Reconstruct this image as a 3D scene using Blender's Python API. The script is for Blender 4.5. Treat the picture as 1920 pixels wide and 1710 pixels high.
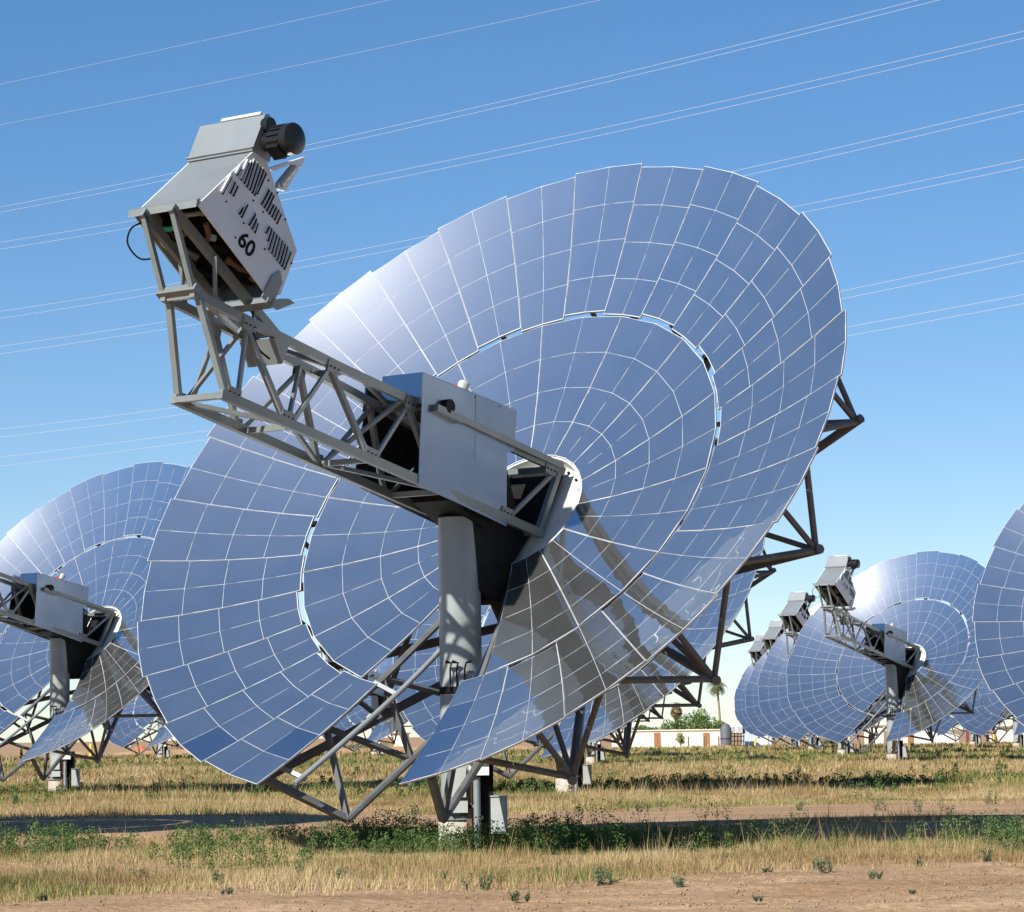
import bpy, math, random
import numpy as np
from mathutils import Vector, Matrix

for o in list(bpy.data.objects):
    bpy.data.objects.remove(o, do_unlink=True)
scene = bpy.context.scene
COL = scene.collection
random.seed(7)
RNG = np.random.default_rng(7)

# ------------------------------------------------------------------ camera
cam_d = bpy.data.cameras.new('camera')
cam = bpy.data.objects.new('camera', cam_d)
COL.objects.link(cam)
scene.camera = cam
FPX = 5596.13                     # focal length in pixels of a 1920-wide frame
cam_d.sensor_fit = 'HORIZONTAL'
cam_d.sensor_width = 36.0
cam_d.lens = FPX / 1920 * 36.0
cam_d.clip_start = 0.5
cam_d.clip_end = 9000
PITCH = math.radians(5.3197)
ROLL = -0.01404
cam.matrix_world = (Matrix.Translation((0, 0, 1.6))
                    @ Matrix.Rotation(math.pi / 2 + PITCH, 4, 'X')
                    @ Matrix.Rotation(ROLL, 4, 'Z'))

# ------------------------------------------------------------------ sky and sun
SUN_AZ, SUN_EL = math.radians(-39.5), math.radians(37.5)
SUN_DIR = Vector((math.sin(SUN_AZ) * math.cos(SUN_EL), -math.cos(SUN_AZ) * math.cos(SUN_EL), math.sin(SUN_EL)))
world = bpy.data.worlds.new('World')
scene.world = world
world.use_nodes = True
wn = world.node_tree
bg = wn.nodes['Background']
sky = wn.nodes.new('ShaderNodeTexSky')
sky.sky_type = 'NISHITA'
sky.sun_disc = False
sky.sun_elevation = SUN_EL
sky.sun_rotation = math.atan2(SUN_DIR.x, SUN_DIR.y)
sky.altitude = 350
sky.air_density = 0.7
sky.dust_density = 0.1
sky.ozone_density = 1.6
hs = wn.nodes.new('ShaderNodeHueSaturation')
hs.inputs['Saturation'].default_value = 1.44
hs.inputs['Hue'].default_value = 0.504
gm = wn.nodes.new('ShaderNodeGamma')
gm.inputs['Gamma'].default_value = 0.78
wn.links.new(sky.outputs[0], gm.inputs['Color'])
wn.links.new(gm.outputs[0], hs.inputs['Color'])
wn.links.new(hs.outputs[0], bg.inputs[0])
bg.inputs[1].default_value = 0.122

sun_d = bpy.data.lights.new('sun', 'SUN')
sun_d.energy = 5.0
sun_d.angle = math.radians(0.53)
sun_d.color = (1.0, 0.95, 0.87)
sun = bpy.data.objects.new('sun', sun_d)
COL.objects.link(sun)
sun.rotation_euler = SUN_DIR.to_track_quat('Z', 'Y').to_euler()
sun.location = (-40, -40, 60)

scene.view_settings.view_transform = 'Standard'
scene.view_settings.look = 'None'
scene.view_settings.exposure = 0.6
scene.view_settings.gamma = 1.0
scene.cycles.caustics_reflective = False
scene.cycles.caustics_refractive = False
scene.cycles.max_bounces = 8
scene.cycles.sample_clamp_indirect = 6.0

# ------------------------------------------------------------------ materials
def mat(name, color, rough=0.6, metal=0.0, var=0.0, scale=4.0, bump=0.0, bscale=30.0, spec=0.5, dirt=None, dirt_amt=0.0, dirt_scale=1.5, detail=6.0):
    m = bpy.data.materials.new(name)
    m.use_nodes = True
    nt = m.node_tree
    b = nt.nodes['Principled BSDF']
    b.inputs['Roughness'].default_value = rough
    b.inputs['Metallic'].default_value = metal
    b.inputs['Specular IOR Level'].default_value = spec
    b.inputs['Base Color'].default_value = (*color, 1)
    tc = nt.nodes.new('ShaderNodeNewGeometry')
    last = None
    if var > 0 or dirt:
        n = nt.nodes.new('ShaderNodeTexNoise')
        n.inputs['Scale'].default_value = scale
        n.inputs['Detail'].default_value = detail
        nt.links.new(tc.outputs['Position'], n.inputs['Vector'])
        r = nt.nodes.new('ShaderNodeMapRange')
        r.inputs[1].default_value = 0.3
        r.inputs[2].default_value = 0.7
        r.inputs[3].default_value = 1 - var
        r.inputs[4].default_value = 1 + var
        nt.links.new(n.outputs[0], r.inputs[0])
        mx = nt.nodes.new('ShaderNodeVectorMath')
        mx.operation = 'SCALE'
        mx.inputs[0].default_value = color
        nt.links.new(r.outputs[0], mx.inputs['Scale'])
        last = mx.outputs[0]
        if dirt:
            n2 = nt.nodes.new('ShaderNodeTexNoise')
            n2.inputs['Scale'].default_value = dirt_scale
            n2.inputs['Detail'].default_value = 8
            nt.links.new(tc.outputs['Position'], n2.inputs['Vector'])
            r2 = nt.nodes.new('ShaderNodeMapRange')
            r2.inputs[1].default_value = 0.45
            r2.inputs[2].default_value = 0.7
            r2.inputs[4].default_value = dirt_amt
            nt.links.new(n2.outputs[0], r2.inputs[0])
            mix = nt.nodes.new('ShaderNodeMix')
            mix.data_type = 'RGBA'
            nt.links.new(r2.outputs[0], mix.inputs[0])
            nt.links.new(last, mix.inputs[6])
            mix.inputs[7].default_value = (*dirt, 1)
            last = mix.outputs[2]
        nt.links.new(last, b.inputs['Base Color'])
    if bump > 0:
        nb = nt.nodes.new('ShaderNodeTexNoise')
        nb.inputs['Scale'].default_value = bscale
        nb.inputs['Detail'].default_value = 6
        nt.links.new(tc.outputs['Position'], nb.inputs['Vector'])
        bp = nt.nodes.new('ShaderNodeBump')
        bp.inputs['Strength'].default_value = bump
        bp.inputs['Distance'].default_value = 0.02
        nt.links.new(nb.outputs[0], bp.inputs['Height'])
        nt.links.new(bp.outputs[0], b.inputs['Normal'])
    return m

def mirror_mat(name, color, haze, hazecol):
    m = bpy.data.materials.new(name)
    m.use_nodes = True
    nt = m.node_tree
    out = nt.nodes['Material Output']
    b = nt.nodes['Principled BSDF']
    b.inputs['Base Color'].default_value = (*color, 1)
    b.inputs['Metallic'].default_value = 1
    b.inputs['Roughness'].default_value = 0.015
    d = nt.nodes.new('ShaderNodeBsdfDiffuse')
    d.inputs[0].default_value = (*hazecol, 1)
    mix = nt.nodes.new('ShaderNodeMixShader')
    g = nt.nodes.new('ShaderNodeNewGeometry')
    # dust film, a little uneven, streaked
    n = nt.nodes.new('ShaderNodeTexNoise')
    n.inputs['Scale'].default_value = 1.3
    n.inputs['Detail'].default_value = 7
    nt.links.new(g.outputs['Position'], n.inputs['Vector'])
    r = nt.nodes.new('ShaderNodeMapRange')
    r.inputs[1].default_value = 0.3
    r.inputs[2].default_value = 0.75
    r.inputs[3].default_value = haze * 0.85
    r.inputs[4].default_value = haze * 1.25
    nt.links.new(n.outputs[0], r.inputs[0])
    nt.links.new(r.outputs[0], mix.inputs[0])
    # very slight waviness of the glass
    nb = nt.nodes.new('ShaderNodeTexNoise')
    nb.inputs['Scale'].default_value = 2.2
    nb.inputs['Detail'].default_value = 1
    nt.links.new(g.outputs['Position'], nb.inputs['Vector'])
    bp = nt.nodes.new('ShaderNodeBump')
    bp.inputs['Strength'].default_value = 0.07
    bp.inputs['Distance'].default_value = 0.05
    nt.links.new(nb.outputs[0], bp.inputs['Height'])
    nt.links.new(bp.outputs[0], b.inputs['Normal'])
    gl = nt.nodes.new('ShaderNodeBsdfGlossy')
    gl.inputs['Color'].default_value = (0.8, 0.8, 0.8, 1)
    gl.inputs['Roughness'].default_value = 0.36
    mix2 = nt.nodes.new('ShaderNodeMixShader')
    mix2.inputs[0].default_value = 0.05 if haze > 0.03 else 0.02
    nt.links.new(b.outputs[0], mix2.inputs[1])
    nt.links.new(gl.outputs[0], mix2.inputs[2])
    nt.links.new(mix2.outputs[0], mix.inputs[1])
    nt.links.new(d.outputs[0], mix.inputs[2])
    nt.links.new(mix.outputs[0], out.inputs[0])
    return m

def attr_mat(name, c1, c2, c3, rough=0.8, trans=0.0):
    """colour picked per blade / leaf from the point attribute 'rnd'"""
    m = bpy.data.materials.new(name)
    m.use_nodes = True
    nt = m.node_tree
    b = nt.nodes['Principled BSDF']
    b.inputs['Roughness'].default_value = rough
    b.inputs['Specular IOR Level'].default_value = 0.15
    a = nt.nodes.new('ShaderNodeAttribute')
    a.attribute_name = 'rnd'
    cr = nt.nodes.new('ShaderNodeValToRGB')
    e = cr.color_ramp.elements
    e[0].color = (*c1, 1)
    e[1].color = (*c3, 1)
    k = e.new(0.5)
    k.color = (*c2, 1)
    nt.links.new(a.outputs['Fac'], cr.inputs[0])
    nt.links.new(cr.outputs[0], b.inputs['Base Color'])
    if trans > 0:
        t = nt.nodes.new('ShaderNodeBsdfTranslucent')
        nt.links.new(cr.outputs[0], t.inputs[0])
        mx = nt.nodes.new('ShaderNodeMixShader')
        mx.inputs[0].default_value = trans
        nt.links.new(b.outputs[0], mx.inputs[1])
        nt.links.new(t.outputs[0], mx.inputs[2])
        nt.links.new(mx.outputs[0], nt.nodes['Material Output'].inputs[0])
    return m

M = {}
M['mirror'] = mirror_mat('dusty_mirror', (0.81, 0.87, 0.87), 0.06, (0.54, 0.55, 0.55))
M['mirror_new'] = mirror_mat('clean_mirror', (0.74, 0.82, 0.86), 0.03, (0.5, 0.5, 0.5))
M['edge'] = mat('white_edge_paint', (0.55, 0.565, 0.58), 0.5, var=0.06, scale=3)
M['paint'] = mat('grey_green_paint', (0.158, 0.182, 0.182), 0.45, var=0.10, scale=3, dirt=(0.2, 0.17, 0.13), dirt_amt=0.35, dirt_scale=2.5, bump=0.15)
M['post'] = mat('post_paint', (0.265, 0.297, 0.292), 0.5, var=0.12, scale=2, dirt=(0.24, 0.2, 0.16), dirt_amt=0.4, dirt_scale=1.8, bump=0.15)
M['dark'] = mat('dark_steel_and_shade', (0.012, 0.012, 0.013), 0.7, var=0.3, scale=6, spec=0.08)  # dark parts, and the shade painted in at boom and hub
M['frame'] = mat('weathered_steel', (0.122, 0.127, 0.13), 0.6, metal=0.2, var=0.2, scale=5, dirt=(0.12, 0.085, 0.06), dirt_amt=0.22, dirt_scale=2.0)
M['tube'] = mat('galvanised_tube', (0.27, 0.29, 0.30), 0.45, metal=0.3, var=0.1, scale=4)
M['sheet'] = mat('stainless_sheet', (0.36, 0.39, 0.42), 0.20, metal=0.9, var=0.08, scale=1.2, bump=0.03, bscale=1.3, dirt=(0.27, 0.29, 0.31), dirt_amt=0.5, dirt_scale=1.0)
M['galv'] = mat('dull_galvanised_sheet', (0.25, 0.275, 0.29), 0.45, metal=0.35, var=0.10, scale=1.5, dirt=(0.22, 0.23, 0.23), dirt_amt=0.5, dirt_scale=1.1, bump=0.05, bscale=3)
M['housing'] = mat('engine_housing_paint', (0.64, 0.665, 0.67), 0.45, metal=0.0, var=0.05, scale=2, dirt=(0.4, 0.39, 0.37), dirt_amt=0.35, dirt_scale=1.5)
M['black'] = mat('black_paint', (0.010, 0.010, 0.011), 0.8, spec=0.06)
M['motor'] = mat('motor_black', (0.014, 0.014, 0.015), 0.35, spec=0.3, var=0.2, scale=9)
M['white'] = mat('white_enamel', (0.78, 0.78, 0.76), 0.4, var=0.05, scale=5)
M['box'] = mat('cabinet_grey', (0.40, 0.43, 0.42), 0.5, var=0.08, scale=4, dirt=(0.3, 0.24, 0.18), dirt_amt=0.3)
M['hubdisc'] = mat('hub_cream', (0.66, 0.66, 0.60), 0.5, var=0.06, scale=5, dirt=(0.4, 0.37, 0.3), dirt_amt=0.3, dirt_scale=4)
M['concrete'] = mat('concrete', (0.42, 0.38, 0.33), 0.9, var=0.15, scale=6, dirt=(0.3, 0.22, 0.15), dirt_amt=0.5, dirt_scale=3, bump=0.4)
M['rust'] = mat('rusty_steel', (0.19, 0.10, 0.055), 0.8, var=0.3, scale=8)
M['red'] = mat('red_lens', (0.45, 0.04, 0.02), 0.3)
M['green'] = mat('green_hose', (0.05, 0.42, 0.22), 0.35)
M['cable'] = mat('aluminium_cable', (0.52, 0.49, 0.48), 0.6)
M['yellow'] = mat('yellow_paint', (0.75, 0.50, 0.02), 0.5, var=0.08, scale=5)
M['cream'] = mat('cream_stucco', (0.84, 0.77, 0.62), 0.9, var=0.06, scale=0.6)
M['cream2'] = mat('pale_stucco', (0.84, 0.78, 0.64), 0.9, var=0.06, scale=0.6)
M['whitewall'] = mat('white_metal_wall', (0.76, 0.77, 0.78), 0.7, var=0.04, scale=0.5)
M['greywall'] = mat('pale_blue_grey_wall', (0.48, 0.56, 0.62), 0.7, var=0.05, scale=0.5)
M['roofbrown'] = mat('brown_trim', (0.28, 0.17, 0.09), 0.8)
M['door'] = mat('brown_door', (0.36, 0.15, 0.06), 0.6, var=0.1, scale=2)
M['tank'] = mat('grey_tank', (0.10, 0.105, 0.12), 0.6, var=0.1, scale=1)
M['redtank'] = mat('dark_red_paint', (0.16, 0.03, 0.025), 0.6, var=0.2, scale=1)
M['orange'] = mat('orange_earth', (0.5, 0.17, 0.05), 0.9, var=0.2, scale=1)
M['glass'] = mat('dark_glass', (0.03, 0.04, 0.05), 0.1)
M['wood'] = mat('post_wood', (0.16, 0.12, 0.08), 0.9, var=0.2, scale=5)
M['bark'] = mat('palm_trunk', (0.27, 0.20, 0.14), 0.9, var=0.2, scale=6)
M['dry'] = attr_mat('dry_grass_blades', (0.23, 0.155, 0.068), (0.42, 0.305, 0.145), (0.56, 0.44, 0.25), trans=0.25)
M['mixgrass'] = attr_mat('green_grass_blades', (0.065, 0.11, 0.028), (0.15, 0.20, 0.05), (0.36, 0.33, 0.11), trans=0.25)
M['weed'] = attr_mat('weed_leaves', (0.05, 0.095, 0.026), (0.09, 0.155, 0.045), (0.17, 0.23, 0.075), trans=0.25)
M['greyweed'] = attr_mat('grey_weed_leaves', (0.07, 0.10, 0.05), (0.12, 0.16, 0.085), (0.22, 0.24, 0.12), trans=0.2)
M['tree'] = attr_mat('tree_leaves', (0.05, 0.10, 0.02), (0.10, 0.17, 0.035), (0.19, 0.27, 0.07), trans=0.25)
M['palm'] = attr_mat('palm_fronds', (0.06, 0.075, 0.03), (0.12, 0.13, 0.055), (0.21, 0.20, 0.10), trans=0.15)
M['palmdead'] = attr_mat('dead_fronds', (0.16, 0.12, 0.07), (0.26, 0.20, 0.11), (0.34, 0.27, 0.16))
M['flower'] = mat('orange_petals', (0.8, 0.32, 0.03), 0.7)

# soil
def soil_mat():
    m = bpy.data.materials.new('desert_soil')
    m.use_nodes = True
    nt = m.node_tree
    b = nt.nodes['Principled BSDF']
    b.inputs['Roughness'].default_value = 0.95
    b.inputs['Specular IOR Level'].default_value = 0.1
    g = nt.nodes.new('ShaderNodeNewGeometry')
    mp = nt.nodes.new('ShaderNodeMapping')
    mp.inputs['Scale'].default_value = (0.35, 1.0, 1.0)
    nt.links.new(g.outputs['Position'], mp.inputs[0])
    def noise(s, d, vec):
        n = nt.nodes.new('ShaderNodeTexNoise')
        n.inputs['Scale'].default_value = s
        n.inputs['Detail'].default_value = d
        n.inputs['Roughness'].default_value = 0.65
        nt.links.new(vec, n.inputs['Vector'])
        return n
    n1 = noise(0.8, 8, mp.outputs[0])
    n2 = noise(9, 6, g.outputs['Position'])
    cr = nt.nodes.new('ShaderNodeValToRGB')
    e = cr.color_ramp.elements
    e[0].position, e[0].color = 0.32, (0.31, 0.185, 0.098, 1)
    e[1].position, e[1].color = 0.70, (0.49, 0.338, 0.208, 1)
    nt.links.new(n1.outputs[0], cr.inputs[0])
    r = nt.nodes.new('ShaderNodeMapRange')
    r.inputs[1].default_value, r.inputs[2].default_value = 0.3, 0.7
    r.inputs[3].default_value, r.inputs[4].default_value = 0.62, 1.16
    nt.links.new(n2.outputs[0], r.inputs[0])
    v = nt.nodes.new('ShaderNodeVectorMath')
    v.operation = 'SCALE'
    nt.links.new(cr.outputs[0], v.inputs[0])
    nt.links.new(r.outputs[0], v.inputs['Scale'])
    nt.links.new(v.outputs[0], b.inputs['Base Color'])
    bp = nt.nodes.new('ShaderNodeBump')
    bp.inputs['Strength'].default_value = 0.8
    bp.inputs['Distance'].default_value = 0.06
    nt.links.new(n2.outputs[0], bp.inputs['Height'])
    nt.links.new(bp.outputs[0], b.inputs['Normal'])
    return m
M['soil'] = soil_mat()

# ------------------------------------------------------------------ mesh helpers
class MB:
    def __init__(self):
        self.v, self.f = [], []
    def add(self, vs, fs):
        n = len(self.v)
        self.v += [tuple(p) for p in vs]
        self.f += [tuple(i + n for i in q) for q in fs]
        return self
    def box(self, c, s, mtx=None):
        x, y, z = s[0] / 2, s[1] / 2, s[2] / 2
        vs = [Vector((i * x, j * y, k * z)) for k in (-1, 1) for j in (-1, 1) for i in (-1, 1)]
        if mtx is not None:
            vs = [mtx @ p for p in vs]
        vs = [p + Vector(c) for p in vs]
        return self.add(vs, [(0, 2, 3, 1), (4, 5, 7, 6), (0, 1, 5, 4), (2, 6, 7, 3), (0, 4, 6, 2), (1, 3, 7, 5)])
    def bar(self, a, b, w=0.08, h=None, up=(0, 0, 1)):
        a, b = Vector(a), Vector(b)
        d = b - a
        L = d.length
        if L < 1e-6:
            return self
        d.normalize()
        upv = Vector(up)
        if abs(d.dot(upv)) > 0.97:
            upv = Vector((1, 0, 0))
        s = d.cross(upv).normalized()
        t = s.cross(d).normalized()
        h = h or w
        m = Matrix((s, d, t)).transposed()
        return self.box((a + b) / 2, (w, L, h), m)
    def tube(self, pts, r, n=8, cap=True):
        pts = [Vector(p) for p in pts]
        rs = r if isinstance(r, (list, tuple)) else [r] * len(pts)
        base = len(self.v)
        ref = None
        for i, p in enumerate(pts):
            d = (pts[min(i + 1, len(pts) - 1)] - pts[max(i - 1, 0)]).normalized()
            if ref is None:
                ref = d.cross(Vector((0, 0, 1)))
                if ref.length < 0.05:
                    ref = d.cross(Vector((1, 0, 0)))
                ref.normalize()
            else:
                ref = (ref - d * ref.dot(d)).normalized()
            t = d.cross(ref)
            for k in range(n):
                an = 2 * math.pi * k / n
                self.v.append(tuple(p + (ref * math.cos(an) + t * math.sin(an)) * rs[i]))
        for i in range(len(pts) - 1):
            for k in range(n):
                k2 = (k + 1) % n
                self.f.append((base + i * n + k, base + i * n + k2, base + (i + 1) * n + k2, base + (i + 1) * n + k))
        if cap:
            self.f.append(tuple(base + k for k in reversed(range(n))))
            self.f.append(tuple(base + (len(pts) - 1) * n + k for k in range(n)))
        return self
    def prism(self, poly, ext):
        """poly: 3d points, ext: extrusion vector"""
        n = len(poly)
        e = Vector(ext)
        vs = [Vector(p) for p in poly] + [Vector(p) + e for p in poly]
        fs = [tuple(reversed(range(n))), tuple(range(n, 2 * n))]
        fs += [(i, (i + 1) % n, n + (i + 1) % n, n + i) for i in range(n)]
        return self.add(vs, fs)
    def mesh(self, name, m, smooth=False):
        me = bpy.data.meshes.new(name)
        me.from_pydata(self.v, [], self.f)
        me.update()
        import bmesh
        bm = bmesh.new()
        bm.from_mesh(me)
        bmesh.ops.recalc_face_normals(bm, faces=bm.faces[:])
        bm.to_mesh(me)
        bm.free()
        me.materials.append(m)
        if smooth:
            me.shade_smooth()
            me.set_sharp_from_angle(angle=math.radians(40))
        return me

def smooth_pts(c, n=6):
    c = [Vector(p) for p in c]
    c = [c[0] * 2 - c[1]] + c + [c[-1] * 2 - c[-2]]
    out = []
    for i in range(1, len(c) - 2):
        for k in range(n):
            t = k / n
            out.append(0.5 * ((2 * c[i]) + (c[i + 1] - c[i - 1]) * t + (2 * c[i - 1] - 5 * c[i] + 4 * c[i + 1] - c[i + 2]) * t * t + (3 * c[i] - c[i - 1] - 3 * c[i + 1] + c[i + 2]) * t ** 3))
    return out + [c[-2]]

def link(name, me, parent=None, mtx=None):
    o = bpy.data.objects.new(name, me)
    COL.objects.link(o)
    if parent:
        o.parent = parent
    if mtx is not None:
        o.matrix_local = mtx
    return o

def part(name, mb, m, parent, smooth=False, mtx=None):
    return link(name, mb.mesh(name, m, smooth), parent, mtx)

def tag(o, label=None, cat=None, group=None, kind=None):
    if label: o['label'] = label
    if cat: o['category'] = cat
    if group: o['group'] = group
    if kind: o['kind'] = kind
    return o

def empty(name, loc=(0, 0, 0)):
    o = bpy.data.objects.new(name, None)
    o.empty_display_size = 0.3
    COL.objects.link(o)
    o.location = loc
    return o

def copy_tree(o, parent=None, skip=()):
    c = o.copy()
    COL.objects.link(c)
    c.parent = parent
    for ch in o.children:
        if ch.name.split('.')[0] in skip:
            continue
        copy_tree(ch, c, skip)
    return c

# a pixel of the 1920-wide photograph -> ray in the world (used to place far things at a chosen distance)
def ray(px, py):
    X, Y = px - 960, py - 855
    c, s = math.cos(-ROLL), math.sin(-ROLL)
    X, Y = X * c - Y * s, X * s + Y * c
    d = (X / FPX, 1.0, -Y / FPX)
    c, s = math.cos(PITCH), math.sin(PITCH)
    return Vector((d[0], d[1] * c - d[2] * s, d[1] * s + d[2] * c))
def at(px, py, y):
    r = ray(px, py)
    return Vector((0, 0, 1.6)) + r * (y / r.y)

# ------------------------------------------------------------------ ground
def ground_z(x, y):
    """flat field that falls gently away behind the last row of dishes"""
    return np.where(y < 262, 0.0, np.where(y < 470, -(y - 262) / 208 * 1.25, -1.25))

def vnoise(x, y, s, seed=0):
    """smooth value noise, vectorised"""
    x, y = x * s, y * s
    xi, yi = np.floor(x), np.floor(y)
    fx, fy = x - xi, y - yi
    fx, fy = fx * fx * (3 - 2 * fx), fy * fy * (3 - 2 * fy)
    def h(a, b):
        t = np.sin(a * 127.1 + b * 311.7 + seed * 74.7) * 43758.5453
        return t - np.floor(t)
    return (h(xi, yi) * (1 - fx) + h(xi + 1, yi) * fx) * (1 - fy) + (h(xi, yi + 1) * (1 - fx) + h(xi + 1, yi + 1) * fx) * fy

def soil_relief(x, y):
    near = np.clip((60 - y) / 20, 0, 1) * np.clip((y - 15) / 6, 0, 1)
    rut = vnoise(x * 0.18, y, 1.1, 3) * 0.06 + vnoise(x * 0.35, y, 2.6, 4) * 0.065 + vnoise(x, y, 4.2, 5) * 0.05 * vnoise(x, y, .7, 8)
    return (rut - 0.06) * near

ys = np.concatenate([np.linspace(-400, 10, 12), np.linspace(15, 25, 8), np.arange(25.5, 44, 0.11), np.arange(44, 66, 0.4), np.arange(66, 270, 4), np.linspace(275, 480, 14), np.linspace(560, 4500, 14)])
xs_in = np.arange(-8.5, 9.5, 0.13)
xs = np.concatenate([-np.geomspace(4500, 9, 24), xs_in, np.geomspace(10, 4500, 24)])
GX, GY = np.meshgrid(xs, ys)
GZ = ground_z(GX, GY) + soil_relief(GX, GY)
nv = GX.size
nx, ny = len(xs), len(ys)
co = np.stack([GX.ravel(), GY.ravel(), GZ.ravel()], 1)
idx = np.arange(nv).reshape(ny, nx)
quads = np.stack([idx[:-1, :-1].ravel(), idx[:-1, 1:].ravel(), idx[1:, 1:].ravel(), idx[1:, :-1].ravel()], 1)

def np_mesh(name, co, faces, m, rnd=None, smooth=False):
    me = bpy.data.meshes.new(name)
    nf, k = faces.shape
    me.vertices.add(len(co))
    me.vertices.foreach_set('co', co.astype(np.float32).ravel())
    me.loops.add(nf * k)
    me.loops.foreach_set('vertex_index', faces.astype(np.int32).ravel())
    me.polygons.add(nf)
    me.polygons.foreach_set('loop_start', np.arange(0, nf * k, k, dtype=np.int32))
    if rnd is not None:
        a = me.attributes.new('rnd', 'FLOAT', 'POINT')
        a.data.foreach_set('value', rnd.astype(np.float32))
    me.update(calc_edges=True)
    me.materials.append(m)
    if smooth:
        me.shade_smooth()
    return me

g = link('ground', np_mesh('ground', co, quads, M['soil'], smooth=True))
tag(g, 'tan desert soil of the dish field reaching the horizon', 'ground', kind='structure')

# ------------------------------------------------------------------ the solar dish
AZ, EL = math.radians(-37.255), math.radians(36.178)
AX = Vector((math.sin(AZ) * math.cos(EL), -math.cos(AZ) * math.cos(EL), math.sin(EL)))
UX = Vector((0, 0, 1)).cross(AX).normalized()
VX = AX.cross(UX)
VTX = Vector((0.838, 1.10, 4.744))          # mirror vertex relative to the post base
FOC = 6.655
STEP = math.radians(360 / 29)
def P(U, V, A):
    return VTX + UX * U + VX * V + AX * A
def mz(r):
    return r * r / (4 * FOC)
def K(r, k, A):
    th = math.pi / 2 + (13.5 - k) * STEP
    return P(r * math.cos(th), r * math.sin(th), A)
def MK(r, k, off=0.12):
    return K(r, k, mz(r) - off)
DF = Matrix((UX, VX, AX)).transposed().to_4x4()
DF.translation = VTX

def pdish(px, py, U):
    """pixel of the main dish's side view -> dish coordinates on the plane U (shapes read off the side view)"""
    base = Vector((-0.75, 41.38, 0))
    o = Vector((0, 0, 1.6)) - base - VTX
    d = ray(px, py)
    k = (U - o.dot(UX)) / d.dot(UX)
    q = o + d * k
    return q.dot(VX), q.dot(AX)

# -- facets
R_IN0, R_IN1 = 1.04, 3.385
def tile_mesh(name, r0, r1, a0, a1, m, n=3):
    """one glass tile; corners on polar lines, straight edges, surface on the paraboloid"""
    c = [np.array((r * math.cos(t), r * math.sin(t))) for r, t in ((r0, a0), (r1, a0), (r1, a1), (r0, a1))]
    vs, fs, nm = [], [], []
    for j in range(n + 1):
        for i in range(n + 1):
            s, t = i / n, j / n
            p = (c[0] * (1 - s) + c[1] * s) * (1 - t) + (c[3] * (1 - s) + c[2] * s) * t
            vs.append((p[0], p[1], (p @ p) / (4 * FOC)))
            q = Vector((-p[0] / (2 * FOC), -p[1] / (2 * FOC), 1)).normalized()
            nm.append(q)
    for j in range(n):
        for i in range(n):
            q = j * (n + 1) + i
            fs.append((q, q + 1, q + n + 2, q + n + 1))
    ring = [i for i in range(n + 1)] + [(j + 1) * (n + 1) - 1 for j in range(1, n + 1)] + [n * (n + 1) + i for i in range(n - 1, -1, -1)] + [j * (n + 1) for j in range(n - 1, 0, -1)]
    corners = [ring[0], ring[n], ring[2 * n], ring[3 * n]]
    b = len(vs)
    cen = sum((Vector(vs[i]) for i in corners), Vector()) / 4
    for i in corners:
        vs.append(vs[i])
        nm.append((Vector((vs[i][0], vs[i][1], 0)) - Vector((cen.x, cen.y, 0))).normalized())
    for i in corners:
        x, y, zz = vs[i]
        vs.append((x, y, zz - 0.012))
        nm.append((Vector((x, y, 0)) - Vector((cen.x, cen.y, 0))).normalized())
    for k in range(4):
        k2 = (k + 1) % 4
        fs.append((b + k, b + 4 + k, b + 4 + k2, b + k2))
    # put the origin at the tile's centre so that it can be tipped a little
    vs = [tuple(Vector(p) - cen) for p in vs]
    me = bpy.data.meshes.new(name)
    me.from_pydata(vs, [], fs)
    me.update()
    # face order: make the top face +z
    if me.polygons[0].normal.z < 0:
        me.flip_normals()
    me.shade_smooth()
    me.normals_split_custom_set_from_vertices([tuple(q) for q in nm])
    me.materials.append(m)
    return me, cen

def panel_mesh(name, r0, r1, ha, m, nr=12, na=8):
    """backing panel of a facet, edge just proud of the tiles' outline, 4 cm deep"""
    vs, fs = [], []
    e = 0.001
    for top in (1, 0):
        for j in range(na + 1):
            for i in range(nr + 1):
                r = r0 - e + (r1 - r0 + 2 * e) * i / nr
                t = -ha + 2 * ha * j / na
                # straight chords in each of the two columns
                q = abs(t) / ha
                lo = math.cos(ha / 2) / math.cos((abs(t) % ha if abs(t) < ha else ha) - ha / 2) if abs(t) not in (0, ha) else 1
                x, y = r * lo * math.cos(t), r * lo * math.sin(t)
                vs.append((x, y, mz(math.hypot(x, y)) - (0.003 if top else 0.032)))
    w = nr + 1
    N = w * (na + 1)
    for j in range(na):
        for i in range(nr):
            q = j * w + i
            fs.append((q, q + 1, q + w + 1, q + w))
            fs.append((N + q, N + q + w, N + q + w + 1, N + q + 1))
    for i in range(nr):
        fs.append((i, N + i, N + i + 1, i + 1))
        q = na * w + i
        fs.append((q, q + 1, N + q + 1, N + q))
    for j in range(na):
        q = j * w
        fs.append((q, q + w, N + q + w, N + q))
        q = j * w + nr
        fs.append((q, N + q, N + q + w, q + w))
    me = bpy.data.meshes.new(name)
    me.from_pydata(vs, [], fs)
    me.update()
    me.materials.append(m)
    return me

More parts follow.
